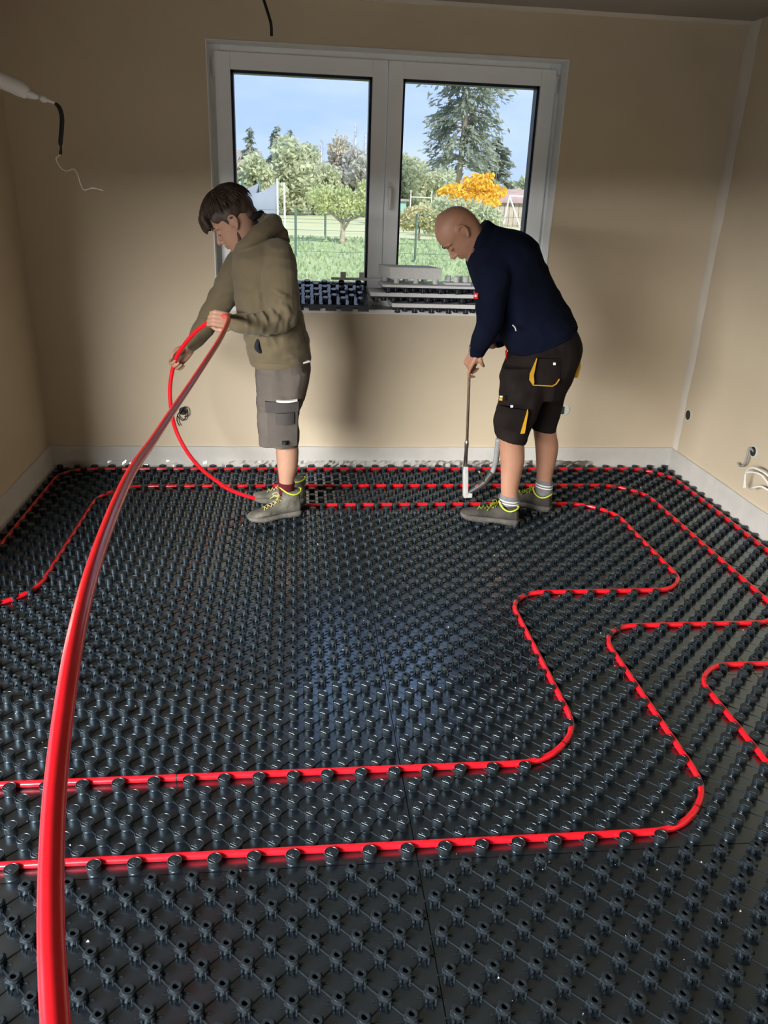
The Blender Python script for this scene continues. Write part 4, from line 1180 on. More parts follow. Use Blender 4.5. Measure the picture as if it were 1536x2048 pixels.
# ---- socks with two white hoops, low shoes
def hooped(rings, hoops):
    s = sock(man2, rings, 'sock_grey')
    for a, b_, w in hoops:
        c = MB()
        av, bv = Vector(a), Vector(b_)
        loft(c, [(av + Vector((0, 0, 0.0028)), bv + Vector((0, 0, 0.0028)), w), (av - Vector((0, 0, 0.0028)), bv - Vector((0, 0, 0.0028)), w)], seg=22, sub=1)
        sub_of(s, c.build('stripe', 'reflective', None, smooth=False))
hooped([((1.06, 3.8, 0.1767), (1.1637, 3.8, 0.165), 0.046), ((1.0631, 3.8, 0.1428), (1.1658, 3.8, 0.131), 0.045), ((1.0614, 3.8, 0.103), (1.1685, 3.8, 0.0909), 0.044), ((1.0434, 3.8, 0.063), (1.1699, 3.8, 0.0506), 0.043)],
       [((1.0615, 3.8, 0.1485), (1.1663, 3.8, 0.1395), 0.0462), ((1.0623, 3.8, 0.1343), (1.1677, 3.8, 0.1253), 0.0460)])
hooped([((1.3007, 3.97, 0.2016), (1.3952, 3.97, 0.1898), 0.044), ((1.3049, 3.97, 0.1636), (1.3969, 3.97, 0.1517), 0.043), ((1.3042, 3.97, 0.1195), (1.4012, 3.97, 0.1044), 0.042), ((1.2933, 3.97, 0.0632), (1.4033, 3.97, 0.0507), 0.041)],
       [((1.3025, 3.97, 0.1753), (1.3984, 3.97, 0.1634), 0.0445), ((1.3035, 3.97, 0.1607), (1.4001, 3.97, 0.1487), 0.0443)])
low = {'sole': 'sole_dark', 'upper': 'suede_dark', 'trim': 'lime', 'lace': 'lace_lime'}
shoe(man2, (1.155, 3.745, 0.027), (-0.93, 0.36), 0.305, False, low)
shoe(man2, (1.385, 3.925, 0.027), (-0.80, 0.60), 0.305, False, low)
# ================================================================== the pipe being laid: floor run, up through both hands, back past the viewer
floor_run = fillet(corners([(XL + 0.05, ly(0), PZ), (lx(30), ly(0), PZ), (lx(30), ly(22), PZ), (lx(47), ly(22), PZ), (lx(47), ly(43), PZ), (-0.02, ly(43), PZ)], [3, 2, 2, 3]), 0.10)
floor_run = dense(floor_run)
air = [(-0.02, ly(43), PZ), (-0.12, ly(43), 0.018), (-0.3363, 4.075, 0.088), (-0.4354, 4.08, 0.1528), (-0.5162, 4.08, 0.2268), (-0.5839, 4.08, 0.3246), (-0.6331, 4.08, 0.4476), (-0.6458, 4.07, 0.5836), (-0.6375, 4.06, 0.6903), (-0.6053, 4.04, 0.8045), (-0.5562, 4, 0.8851), (-0.4858, 3.93, 0.9665), (-0.424, 3.86, 1.0191), (-0.3641, 3.78, 1.058), (-0.3203, 3.7, 1.0821), (-0.297, 3.6, 1.0845), (-0.2977, 3.44, 1.0714), (-0.3062, 3.2, 1.0576), (-0.3249, 2.9, 1.0413), (-0.3416, 2.55, 1.0321), (-0.3484, 2.22, 1.0384), (-0.3467, 1.9, 1.0542), (-0.337, 1.6, 1.0845), (-0.3146, 1.34, 1.1138), (-0.2912, 1.12, 1.1355), (-0.2714, 0.95, 1.1478), (-0.2528, 0.81, 1.15), (-0.2392, 0.715, 1.1418), (-0.2293, 0.645, 1.1278), (-0.2165, 0.575, 1.1182), (-0.2026, 0.51, 1.1043), (-0.1887, 0.455, 1.0911), (-0.1721, 0.4, 1.0787), (-0.1489, 0.335, 1.0812), (-0.1151, 0.25, 1.1199)]
air = [Vector(p) for p in spline(air, 6)]
run = floor_run[:-1] + air
o = MB().tube(run, PR, 18).build('heating_pipe', 'pipe_red', smooth=True)
tag(o, 'thick-looking red heating pipe held by the hooded worker, arching up towards the viewer', 'pipe', 'red heating pipes')
marks(o, run, [(-0.3497, 1.9163, 0.01), (0.8615, 1.9889, 0.01), (0.9221, 2.8994, 0.01), (1.7206, 3.0655, 0.01)])

# ================================================================== tool
M['steel'] = mat('brushed_steel', (0.55, 0.53, 0.50), 0.35, 0.5, metal=1.0, noise_scale=40, noise_amt=0.15)
M['rod_brown'] = mat('worn_rod', (0.26, 0.20, 0.13), 0.55, 0.4, metal=0.3, noise_scale=25, color2=(0.17, 0.13, 0.085))
M['tool_white'] = mat('scuffed_white_metal', (0.50, 0.51, 0.48), 0.5, 0.4, noise_scale=25, noise_amt=0.15)
M['zinc'] = mat('painted_grey_metal', (0.27, 0.275, 0.27), 0.5, 0.4, noise_scale=25, noise_amt=0.1)
M['tool_dark'] = mat('dark_tool_metal', (0.05, 0.045, 0.04), 0.5, 0.5, noise_scale=25, noise_amt=0.25)
tool = empty('pipe_tool', (0.9538, 4.1201, 0.03), 'long thin metal tool with a white foot, held by the bald worker', 'tool')
MB().tube([(0.8565, 3.87, 0.9403), (0.8626, 3.885, 0.8378), (0.917, 4.045, 0.3854)], 0.0075, 10).build('rod', 'rod_brown', tool, smooth=True)
MB().tube([(0.915, 4.04, 0.3983), (0.9161, 4.045, 0.3798), (0.9197, 4.06, 0.3352), (0.9302, 4.1, 0.2114)], [0.009, 0.0125, 0.010, 0.012], 12).build('sleeve', 'steel', tool, smooth=True)
c0, c1 = Vector((0.9305, 4.095, 0.2308)), Vector((0.9515, 4.125, 0.0342))
c1.z = max(c1.z, 0.032)
ax = (c0 - c1)
MB().obox((c0 + c1) / 2, (0.013, 0, 0), (0, 0.02, 0), ax * 0.5).build('foot_plate', 'tool_white', tool, bevel=0.004)
MB().obox(c1 + Vector((0.012, 0, 0.018)), (0.022, 0, 0), (0, 0.022, 0), (0, 0, 0.016)).build('foot_toe', 'tool_white', tool, bevel=0.004)
bar = spline([(1.0834, 4.02, 0.4108), (1.0902, 4.05, 0.3245), (1.0924, 4.07, 0.2599), (1.081, 4.09, 0.1853), (1.0453, 4.1, 0.1281), (1.0043, 4.11, 0.0944)], 5)
MB().tube(bar, [0.016] * 11 + [0.014] * 15, 10).build('curved_bar', 'zinc', tool, smooth=True)
MB().tube(spline([(1.0857, 4.09, 0.1972), (1.0453, 4.1, 0.1281), (0.999, 4.11, 0.0884), (0.963, 4.12, 0.0605)], 4), [0.019] * 6 + [0.015] * 7, 10).build('claw', 'tool_dark', tool, smooth=True)
MB().tube(spline([(1.0033, 4.07, 0.2101), (1.0261, 4.08, 0.1682), (1.0405, 4.085, 0.1455)], 3), [0.006] * 7, 8).build('spring', 'steel', tool, smooth=True)
# ================================================================== leftovers lying on the window board
M['eps'] = mat('white_foam', (0.82, 0.82, 0.80), 0.85, 0.3, noise_scale=120, noise_amt=0.08, bump=0.3, bump_scale=300, bump_dist=0.001)
M['film_sky_sheen'] = mat('black_film', (0.012, 0.018, 0.032), 0.16, 0.6, ior=1.7, noise_scale=20, noise_amt=0.2)  # black film with the blue sky sheen put into its base colour
# (1) tilted offcut of stud panel leaning on the sash
off = empty('panel_offcut', (0.15, 4.63, 0.985), 'black stud panel offcut leaning against the window beside the hooded worker', 'panel offcut')
o0 = Vector((0.41, 4.585, 1.026))
ex, ey = Vector((-1, 0.0, 0.0)), Vector((0.0, 0.27, 0.085)).normalized()
ez = ey.cross(ex) * 1.0
if ez.z < 0: ez = -ez
def OL(a, b_, c): return o0 + ex * a + ey * b_ + ez * c
LEN, DEP = 0.56, 0.270
MB().obox(OL(LEN / 2, DEP / 2, -0.004), ex * LEN / 2, ey * DEP / 2, ez * 0.004).build('sheet', 'film_sky_sheen', off)
lip = MB()
a = 0.0
i = 0
tab = []
while a < LEN:                                   # toothed front edge with notches
    w = 0.062 if i % 2 == 0 else 0.030
    tab.append((a, min(a + w, LEN), i % 2 == 0))
    a += w; i += 1
for a0, a1, deep in tab:
    h = 0.034 if deep else 0.012
    lip = MB().obox(OL((a0 + a1) / 2, 0.0, 0) + Vector((0, -0.004, -h / 2 - 0.001)), ex * (a1 - a0) / 2, Vector((0, 0.004, 0)), Vector((0, 0, h / 2)))
    lip.build('edge_tooth', 'film_sky_sheen', off)
big = MB().lathe([(0.0150, 0), (0.0150, 0.024), (0.0185, 0.026), (0.0185, 0.030), (0.016, 0.033)], seg=14).mesh('stud')
big.materials.append(M['film_sky_sheen'])
big.polygons.foreach_set('use_smooth', [True] * len(big.polygons)); big.set_sharp_from_angle(angle=math.radians(40))
rotm = Matrix((( -ex.x, ey.x, ez.x), (-ex.y, ey.y, ez.y), (-ex.z, ey.z, ez.z)))
for r in range(7):
    for k in range(6):
        a, b_ = 0.045 + 0.1 * k + (0.05 if r % 2 else 0), 0.022 + 0.0375 * r
        if a < LEN - 0.02:
            s = bpy.data.objects.new('stud', big)
            COL.objects.link(s)
            s.parent = off
            s.location = OL(a, b_, 0) - off.location
            s.rotation_euler = rotm.to_euler()
# (2), (3) two panels lying stud side down, foam up
def flipped(x0, x1, y0, y1, zs, label, foam=0.022, notch=False):
    p = empty('upturned_panel', ((x0 + x1) / 2, (y0 + y1) / 2, zs), label, 'foam panel', 'upturned panels on the window board')
    top = zs + 0.026
    MB().box((x0, y0, top), (x1, y1, top + 0.006)).build('film', 'film_sky_sheen', p)
    MB().box((x0, y0, top + 0.006), (x1, y1, top + 0.006 + foam)).build('foam_board', 'eps', p, bevel=0.002)
    n = 0
    x = x0 + 0.035
    r = 0
    yy = y0 + 0.022
    while yy < y1 - 0.01:
        x = x0 + (0.035 if r % 2 == 0 else 0.085)
        while x < x1 - 0.015:
            s = bpy.data.objects.new('stud', big)
            COL.objects.link(s)
            s.parent = p
            s.rotation_euler = (math.pi, 0, 0)
            s.scale = (1, 1, 0.79)
            s.location = Vector((x, yy, top)) - p.location
            x += 0.1
        yy += 0.05; r += 1
    return p
flipped(0.545, 1.33, 4.60, 4.835, 0.984, 'lower white foam panel lying stud side down on the window board')
flipped(0.42, 1.33, 4.62, 4.835, 1.040, 'middle white foam panel with black studs underneath, between two others')
flipped(0.485, 1.36, 4.585, 4.838, 1.0955, 'top white foam panel lying stud side down under the white block', foam=0.014)
# (4) white block on four knobs
tz = 1.0955 + 0.026 + 0.006 + 0.014
blk = empty('foam_block', (0.69, 4.74, tz), 'thick white foam block standing on short knobs, beside the window handle', 'foam block')
q0, q1 = 0.535, 0.832
sk = -0.055
zb, zt = tz + 0.026, tz + 0.090
m = MB().add([(q0, 4.655, zb), (q1, 4.655, zb), (q1 + sk, 4.815, zb), (q0 + sk, 4.815, zb), (q0, 4.655, zt), (q1, 4.655, zt), (q1 + sk, 4.815, zt), (q0 + sk, 4.815, zt)],
             [(3, 2, 1, 0), (4, 5, 6, 7), (0, 1, 5, 4), (1, 2, 6, 5), (2, 3, 7, 6), (3, 0, 4, 7)])
m.build('block', 'eps', blk, bevel=0.003)
for x, y in ((0.575, 4.68), (0.69, 4.69), (0.80, 4.675), (0.52, 4.79), (0.64, 4.79), (0.75, 4.79)):
    MB().lathe([(0.016, 0), (0.016, 0.0265)], (x, y, tz), seg=12).build('knob', 'eps', blk)
# (5), (6) knobbed foam strips
def knob_strip(x0, x1, y0, y1, z, label, knobs):
    p = empty('knobbed_strip', ((x0 + x1) / 2, (y0 + y1) / 2, z), label, 'foam strip', 'white foam strips with knobs')
    MB().box((x0, y0, z), (x1, y1, z + 0.012)).build('strip', 'eps', p, bevel=0.002)
    for x, y in knobs:
        MB().lathe([(0.0165, 0), (0.0165, 0.030), (0.0155, 0.032)], (x, y, z + 0.0115), seg=14).build('knob', 'eps', p, smooth=False)
knob_strip(0.855, 1.005, 4.655, 4.755, tz, 'short white foam strip with knobs beside the foam block, near the navy pullover', [(0.885, 4.735), (0.925, 4.685), (0.955, 4.735), (0.985, 4.705)])
knob_strip(0.205, 0.50, 4.800, 4.838, 1.138, 'long white foam strip with two knobs behind the tilted stud offcut', [(0.275, 4.818), (0.385, 4.818)])

# ================================================================== boxes and cables in the walls
M['cable_black'] = mat('black_cable', (0.012, 0.011, 0.011), 0.55, 0.4, noise_scale=60, noise_amt=0.2)
M['cable_grey'] = mat('grey_cable', (0.33, 0.32, 0.30), 0.5, 0.4, noise_scale=60, noise_amt=0.15)
M['cable_white'] = mat('white_cable', (0.78, 0.77, 0.72), 0.5, 0.4, noise_scale=60, noise_amt=0.08)
M['box_clear'] = mat('pale_box', (0.62, 0.66, 0.62), 0.35, 0.5, noise_scale=30, noise_amt=0.1)
M['box_hole'] = mat('dark_box_inside', (0.03, 0.033, 0.03), 0.7, 0.3, noise_scale=30, noise_amt=0.2)
def wall_box(pos, nrm, label, rim, r=0.034, wires=(), proud=0.004, inner='box_hole'):
    """round flush box: rim ring and dark inside, turned to the wall normal"""
    p, n_ = Vector(pos), Vector(nrm)
    s_ = n_.cross(Vector((0, 0, 1))).normalized()
    t_2 = Vector((0, 0, 1))
    e = empty('wall_box', p, label, 'socket box')
    def ring(rs, name, material):
        vs, fs = [], []
        sg = 20
        for rr, d in rs:
            for k in range(sg):
                a = 2 * math.pi * k / sg
                vs.append(p + s_ * rr * math.cos(a) + t_2 * rr * math.sin(a) + n_ * d)
        for i in range(len(rs) - 1):
            for k in range(sg):
                k2 = (k + 1) % sg
                fs.append((i * sg + k, (i + 1) * sg + k, (i + 1) * sg + k2, i * sg + k2))
        fs.append(tuple(range((len(rs) - 1) * sg, len(rs) * sg))[::-1])
        o = MB().add(vs, fs).build(name, material, e)
        bmx = bmesh.new(); bmx.from_mesh(o.data); bmesh.ops.recalc_face_normals(bmx, faces=bmx.faces); bmx.to_mesh(o.data); bmx.free()
        shade_auto(o, 40)
    ring([(r + 0.004, -0.002), (r + 0.004, proud), (r, proud + 0.001), (r - 0.003, proud)], 'rim', rim)
    ring([(r - 0.003, proud - 0.001), (r - 0.004, proud + 0.0012), (r * 0.55, proud + 0.0014)], 'inside', inner)
    for pts, rad, m_ in wires:
        MB().tube(spline([p + s_ * a + t_2 * b_ + n_ * c for a, b_, c in pts], 5), rad, 8).build('wire', m_, e, smooth=True)
    return e
wall_box((-0.683, YB, 0.356), (0, -1, 0), 'dark wall box with black wires hanging out, beside the raised red pipe', 'box_hole', 0.020,
         [(((0, 0.0, 0), (-0.01, 0.03, 0.02), (-0.03, 0.02, 0.03), (-0.03, -0.02, 0.025), (-0.01, -0.03, 0.02)), 0.0032, 'cable_black'),
          (((0, 0, 0), (0.025, -0.01, 0.03), (0.035, -0.05, 0.03), (0.022, -0.085, 0.028)), 0.0032, 'cable_black'),
          (((0, 0.01, 0), (-0.02, -0.02, 0.03), (0.0, -0.05, 0.03), (0.03, -0.02, 0.03), (0.0, 0.015, 0.025)), 0.0032, 'cable_black')])
wb = wall_box((1.690, YB, 0.382), (0, -1, 0), 'pale round wall box beside the bald worker’s shorts', 'box_clear', 0.030, inner='box_clear')
MB().box((1.668, YB - 0.014, 0.357), (1.682, YB - 0.004, 0.407)).build('bracket', 'box_hole', wb, bevel=0.002)
wall_box((XR, 4.62, 0.39), (-1, 0, 0), 'small dark wall box low on the right wall near the corner', 'filler', 0.034)
wall_box((XR, 3.852, 0.398), (-1, 0, 0), 'wall box with a grey cable dangling from it on the right wall', 'box_clear', 0.030,
         [(((0, 0.0, 0), (0.0, 0.02, 0.03), (-0.004, -0.03, 0.035), (0.01, -0.075, 0.032), (0.05, -0.10, 0.028), (0.085, -0.095, 0.024)), 0.006, 'cable_grey')])
e = empty('cable_bundle', (XR, 3.66, 0.27), 'bundle of white cable loops coming out of the right wall at the frame edge', 'cable')
for pts in (((0, 0, 0), (-0.05, 0.04, 0.06), (-0.07, 0.13, 0.04), (-0.06, 0.15, -0.01), (-0.05, 0.16, -0.06)),
            ((0, -0.03, 0.03), (-0.05, 0.0, 0.08), (-0.08, 0.08, 0.085), (-0.07, 0.14, 0.03), (-0.06, 0.13, -0.05)),
            ((0, -0.02, -0.02), (-0.04, 0.02, 0.0), (-0.06, 0.06, -0.02), (-0.05, 0.09, -0.04))):
    MB().tube(spline([Vector((XR + a, 3.66 + b_ - 0.03, 0.27 + c)) for a, b_, c in pts], 6), 0.0055, 8).build('cable', 'cable_white', e, smooth=True)
# ceiling cable above the window
o = MB().tube(spline([(-0.1585, 4.55, 2.4991), (-0.1334, 4.55, 2.4296), (-0.1151, 4.55, 2.3714), (-0.1135, 4.55, 2.3202)], 5), 0.0075, 10).build('ceiling_cable', 'cable_black', smooth=True)
tag(o, 'short black cable end hanging from the ceiling above the left window sash', 'cable')
# wrapped cable end sticking out of the left wall
cb = empty('wrapped_cable', (XL, 3.9, 2.15), 'white wrapped conduit with a black cable end sticking out at the upper left', 'cable')
MB().tube(spline([(XL + 0.002, 3.9, 2.075), (-1.2846, 3.9, 2.0274), (-1.2281, 3.9, 2.0043), (-1.1612, 3.9, 1.9795), (-1.1217, 3.9, 1.957)], 5), [0.033] * 17 + [0.030, 0.028, 0.024, 0.018], 14).build('conduit', 'white_plastic', cb, smooth=True)
MB().tube(spline([(-1.1255, 3.9, 1.9587), (-1.102, 3.9, 1.9523), (-1.0782, 3.9, 1.9477)], 4), [0.018, 0.017, 0.016, 0.016, 0.015, 0.013, 0.012, 0.010, 0.006], 12).build('tape_wrap', 'white_plastic', cb, smooth=True)
MB().tube(spline([(-1.0741, 3.9, 1.9479), (-1.0589, 3.9, 1.9391), (-1.0429, 3.9, 1.9361), (-1.0114, 3.9, 1.9261)], 4), [0.005, 0.010, 0.014, 0.015, 0.014, 0.013, 0.010, 0.008, 0.007, 0.0065, 0.006, 0.006, 0.006], 10).build('tape_end', 'white_plastic', cb, smooth=True)
MB().tube(spline([(-1.0153, 3.9, 1.9278), (-0.9989, 3.9, 1.9095), (-0.9928, 3.9, 1.8734), (-1.0008, 3.9, 1.8208), (-1.0101, 3.9, 1.7754), (-1.0105, 3.9, 1.7538), (-1.0156, 3.9, 1.7278)], 4), [0.006, 0.007, 0.008, 0.009, 0.0095] + [0.0095] * 12 + [0.008, 0.006, 0.0045, 0.0045, 0.005, 0.006, 0.0065, 0.006], 10).build('black_end', 'cable_black', cb, smooth=True)
MB().tube(spline([(-1.0156, 3.9, 1.7278), (-1.0366, 3.9, 1.7091), (-1.0196, 3.9, 1.6738), (-0.9977, 3.9, 1.6625), (-0.9692, 3.9, 1.6716), (-0.9539, 3.9, 1.6561), (-0.9438, 3.9, 1.6118), (-0.9313, 3.9, 1.5877), (-0.894, 3.9, 1.5972), (-0.8497, 3.9, 1.5885)], 5), 0.0022, 6).build('thread', 'cable_white', cb, smooth=True)

# ================================================================== clear foil along the foot of the back wall
def foil_mat():
    m = bpy.data.materials.new('clear_foil')
    m.use_nodes = True
    n, l = m.node_tree.nodes, m.node_tree.links
    n.clear()
    o = n.new('ShaderNodeOutputMaterial'); mx = n.new('ShaderNodeMixShader')
    tr = n.new('ShaderNodeBsdfTransparent'); gl = n.new('ShaderNodeBsdfGlossy')
    gl.inputs['Roughness'].default_value = 0.08
    gl.inputs['Color'].default_value = (0.9, 0.92, 0.95, 1)
    fr = n.new('ShaderNodeFresnel'); fr.inputs['IOR'].default_value = 1.6
    l.new(fr.outputs['Fac'], mx.inputs['Fac']); l.new(tr.outputs['BSDF'], mx.inputs[1]); l.new(gl.outputs['BSDF'], mx.inputs[2])
    l.new(mx.outputs['Shader'], o.inputs['Surface'])
    return m
M['foil'] = foil_mat()
rnd = random.Random(12)
def foil(name, p0, p1, nrm, parent):
    vs, fs = [], []
    n, m_ = 150, 5
    p0, p1, nrm = Vector(p0), Vector(p1), Vector(nrm)
    for i in range(n + 1):
        q = p0.lerp(p1, i / n)
        for k in range(m_):
            vs.append(q + nrm * (0.026 + 0.004 * (m_ - 1 - k) + rnd.uniform(-0.004, 0.004)) + Vector((0, 0, 0.004 + 0.012 * k + rnd.uniform(-0.004, 0.004))))
    for i in range(n):
        for k in range(m_ - 1):
            fs.append((i * m_ + k, (i + 1) * m_ + k, (i + 1) * m_ + k + 1, i * m_ + k + 1))
    o = MB().add(vs, fs).build(name, 'foil', None)
    o.parent = parent
    return o
foil('foil', (XL + 0.1, YB, 0), (XR - 0.55, YB, 0), (0, -1, 0), bpy.data.objects['baseboard_back'])

# ================================================================== crumbs of white foam strewn over the panels
M['crumb'] = mat('foam_crumbs', (0.80, 0.79, 0.76), 0.8, 0.3, noise_scale=100, noise_amt=0.1)
rnd = random.Random(21)
cr = MB()
for i in range(900):
    x, y = rnd.uniform(-1.3, 2.35), rnd.uniform(1.0, 4.6)
    dens = 0.25 + 0.75 * min(1, max(0, (x - 0.2) / 1.4)) * (1 if y < 3.2 else 0.35)
    if rnd.random() > dens:
        continue
    s = rnd.choice((0.0012, 0.0016, 0.0016, 0.0022, 0.003)) * (1.6 if rnd.random() < 0.05 else 1)
    v = [Vector((rnd.uniform(-1, 1), rnd.uniform(-1, 1), rnd.uniform(0, 1))) * s for _ in range(4)]
    b_ = Vector((x, y, 0.001))
    cr.add([b_ + Vector((-s, -s, 0)) + v[0] * 0.5, b_ + Vector((s, -s * 0.6, 0)) + v[1] * 0.5, b_ + Vector((0, s, 0)) + v[2] * 0.5, b_ + Vector((0, 0, s * 1.3)) + v[3] * 0.4], [(0, 1, 3), (1, 2, 3), (2, 0, 3), (0, 2, 1)])
o = cr.build('foam_crumbs', 'crumb')
tag(o, 'tiny white foam crumbs strewn over the black panels', 'debris', kind='stuff')
# ================================================================== the garden beyond the window
ZG = -0.4
M['lawn'] = mat('lawn', (0.42, 0.48, 0.27), 0.95, 0.1, noise_scale=1.6, color2=(0.33, 0.42, 0.22), detail=10)
M['meadow'] = mat('dry_meadow', (0.56, 0.55, 0.34), 0.95, 0.1, noise_scale=0.5, color2=(0.46, 0.49, 0.28), detail=8, stretch=(0.4, 2.0, 1))
M['soil'] = mat('bare_soil', (0.33, 0.24, 0.17), 0.95, 0.1, noise_scale=3, noise_amt=0.3)
M['tuft'] = mat('grass_tuft', (0.52, 0.58, 0.35), 0.9, 0.1, noise_scale=0.9, color2=(0.38, 0.48, 0.26))
M['bark'] = mat('bark', (0.27, 0.20, 0.15), 0.95, 0.1, noise_scale=8, noise_amt=0.3)
M['bark_pale'] = mat('pale_bark', (0.46, 0.38, 0.31), 0.95, 0.1, noise_scale=4, noise_amt=0.25)
M['leaf_apple'] = mat('apple_leaves', (0.66, 0.68, 0.38), 0.8, 0.2, noise_scale=1.6, color2=(0.52, 0.57, 0.30))  # leaf colours from here on are paled to paint in haze
M['leaf_spruce'] = mat('spruce_needles', (0.37, 0.41, 0.33), 0.85, 0.2, noise_scale=0.9, color2=(0.27, 0.31, 0.25))
M['leaf_green'] = mat('mixed_leaves', (0.64, 0.66, 0.47), 0.85, 0.2, noise_scale=0.5, color2=(0.54, 0.58, 0.41))
M['leaf_dull'] = mat('autumn_brown_leaves', (0.68, 0.60, 0.48), 0.85, 0.2, noise_scale=0.5, color2=(0.58, 0.55, 0.42))
M['leaf_grey'] = mat('grey_twigs', (0.68, 0.65, 0.59), 0.9, 0.2, noise_scale=0.5, color2=(0.57, 0.57, 0.50))
M['leaf_yellow'] = mat('yellow_leaves', (0.92, 0.66, 0.13), 0.8, 0.2, noise_scale=1.2, color2=(0.86, 0.58, 0.09))
M['leaf_bush'] = mat('bush_leaves', (0.60, 0.63, 0.43), 0.85, 0.2, noise_scale=1.0, color2=(0.49, 0.54, 0.36))
M['leaf_orange'] = mat('turning_leaves', (0.68, 0.62, 0.38), 0.85, 0.2, noise_scale=0.9, color2=(0.56, 0.56, 0.33))
M['net_grey'] = mat('trampoline_net', (0.25, 0.28, 0.33), 0.8, 0.2, noise_scale=0.8, noise_amt=0.15)
M['post_green'] = mat('green_post', (0.10, 0.16, 0.13), 0.6, 0.3, noise_scale=8, noise_amt=0.2)
M['white_pole'] = mat('white_pole', (0.78, 0.78, 0.74), 0.6, 0.3, noise_scale=4, noise_amt=0.1)
M['brick'] = mat('brick_wall', (0.50, 0.26, 0.18), 0.9, 0.1, noise_scale=1.5, noise_amt=0.25)
M['roof_grey'] = mat('roof_grey', (0.34, 0.30, 0.29), 0.85, 0.2, noise_scale=2, noise_amt=0.2)
M['shed_wood'] = mat('shed_wood', (0.45, 0.39, 0.33), 0.9, 0.1, noise_scale=3, noise_amt=0.2)
M['shed_roof'] = mat('shed_roof', (0.42, 0.30, 0.29), 0.85, 0.2, noise_scale=3, noise_amt=0.2)
M['teal'] = mat('teal_paint', (0.26, 0.47, 0.42), 0.7, 0.3, noise_scale=2, noise_amt=0.15)

def leafy(name):
    # thin leaves let part of the light through
    m = M[name]
    n, l = m.node_tree.nodes, m.node_tree.links
    b = n['Principled BSDF']
    col = b.inputs['Base Color'].links[0].from_socket
    tl = n.new('ShaderNodeBsdfTranslucent')
    mx = n.new('ShaderNodeMixShader')
    mx.inputs['Fac'].default_value = 0.45
    l.new(col, tl.inputs['Color'])
    l.new(b.outputs['BSDF'], mx.inputs[1])
    l.new(tl.outputs['BSDF'], mx.inputs[2])
    l.new(mx.outputs['Shader'], n['Material Output'].inputs['Surface'])
for nm_ in [k for k in M if k.startswith('leaf_')] + ['tuft']:
    leafy(nm_)

ground = MB().box((-60, YB + WT, ZG - 0.3), (90, 36.2, ZG)).build('lawn', 'lawn')
tag(ground, 'green lawn outside the window, in front of the fence', 'lawn', kind='structure')
g2 = MB().box((-90, 36.2, ZG - 0.3), (140, 170, ZG - 0.02)).build('meadow', 'meadow')
tag(g2, 'pale dry meadow beyond the fence', 'meadow', kind='structure')
sl = MB()
rnd = random.Random(3)
pts = [(-2 + 0.5 * i, 19.4 + 0.35 * math.sin(i * 0.9) + rnd.uniform(-0.1, 0.1)) for i in range(22)]
vs = [(x, y, ZG + 0.012) for x, y in pts] + [(x, y + 0.5 + 0.25 * math.cos(i * 1.3), ZG + 0.012) for i, (x, y) in enumerate(pts)]
n_ = len(pts)
o = sl.add(vs, [(i, i + 1, n_ + i + 1, n_ + i) for i in range(n_ - 1)]).build('soil_strip', 'soil')
tag(o, 'narrow strip of bare reddish soil on the lawn below the window', 'soil', kind='structure')
# tall grass
tf = MB()
for i in range(9000):
    y = 17.5 + 19 * rnd.random() ** 1.4
    x = rnd.uniform(-3.5 - y * 0.05, 2 + y * 0.34)
    h = rnd.uniform(0.05, 0.16) * (1.4 if rnd.random() < 0.1 else 1)
    a = rnd.uniform(0, math.pi)
    w = rnd.uniform(0.03, 0.09)
    dx, dy = math.cos(a) * w, math.sin(a) * w
    lx_, ly_ = rnd.uniform(-0.06, 0.06), rnd.uniform(-0.06, 0.06)
    tf.add([(x - dx, y - dy, ZG), (x + dx, y + dy, ZG), (x + lx_, y + ly_, ZG + h)], [(0, 1, 2)])
tag(tf.build('grass_tufts', 'tuft'), 'ragged tufts of green grass covering the lawn', 'grass', kind='stuff')

def leaves(mb, rnd, c, r, n, size, flat=0.0, shell=0.55):
    """n leaf sprays spread through an ellipsoid, denser towards its surface"""
    for _ in range(n):
        v = Vector((rnd.gauss(0, 1), rnd.gauss(0, 1), rnd.gauss(0, 1))).normalized()
        k = shell + (1 - shell) * rnd.random() if rnd.random() < 0.75 else rnd.random()
        p = Vector((c[0] + v.x * r[0] * k, c[1] + v.y * r[1] * k, c[2] + v.z * r[2] * k))
        a = Vector((rnd.uniform(-1, 1), rnd.uniform(-1, 1), rnd.uniform(-1, 1) * (1 - flat))).normalized()
        b_ = a.cross(Vector((rnd.uniform(-1, 1), rnd.uniform(-1, 1), rnd.uniform(-1, 1)))).normalized()
        s = size * rnd.uniform(0.5, 1.2)
        mb.add([p - a * s, p + b_ * s * 0.55, p + a * s, p - b_ * s * 0.45], [(0, 1, 2), (0, 2, 3)])
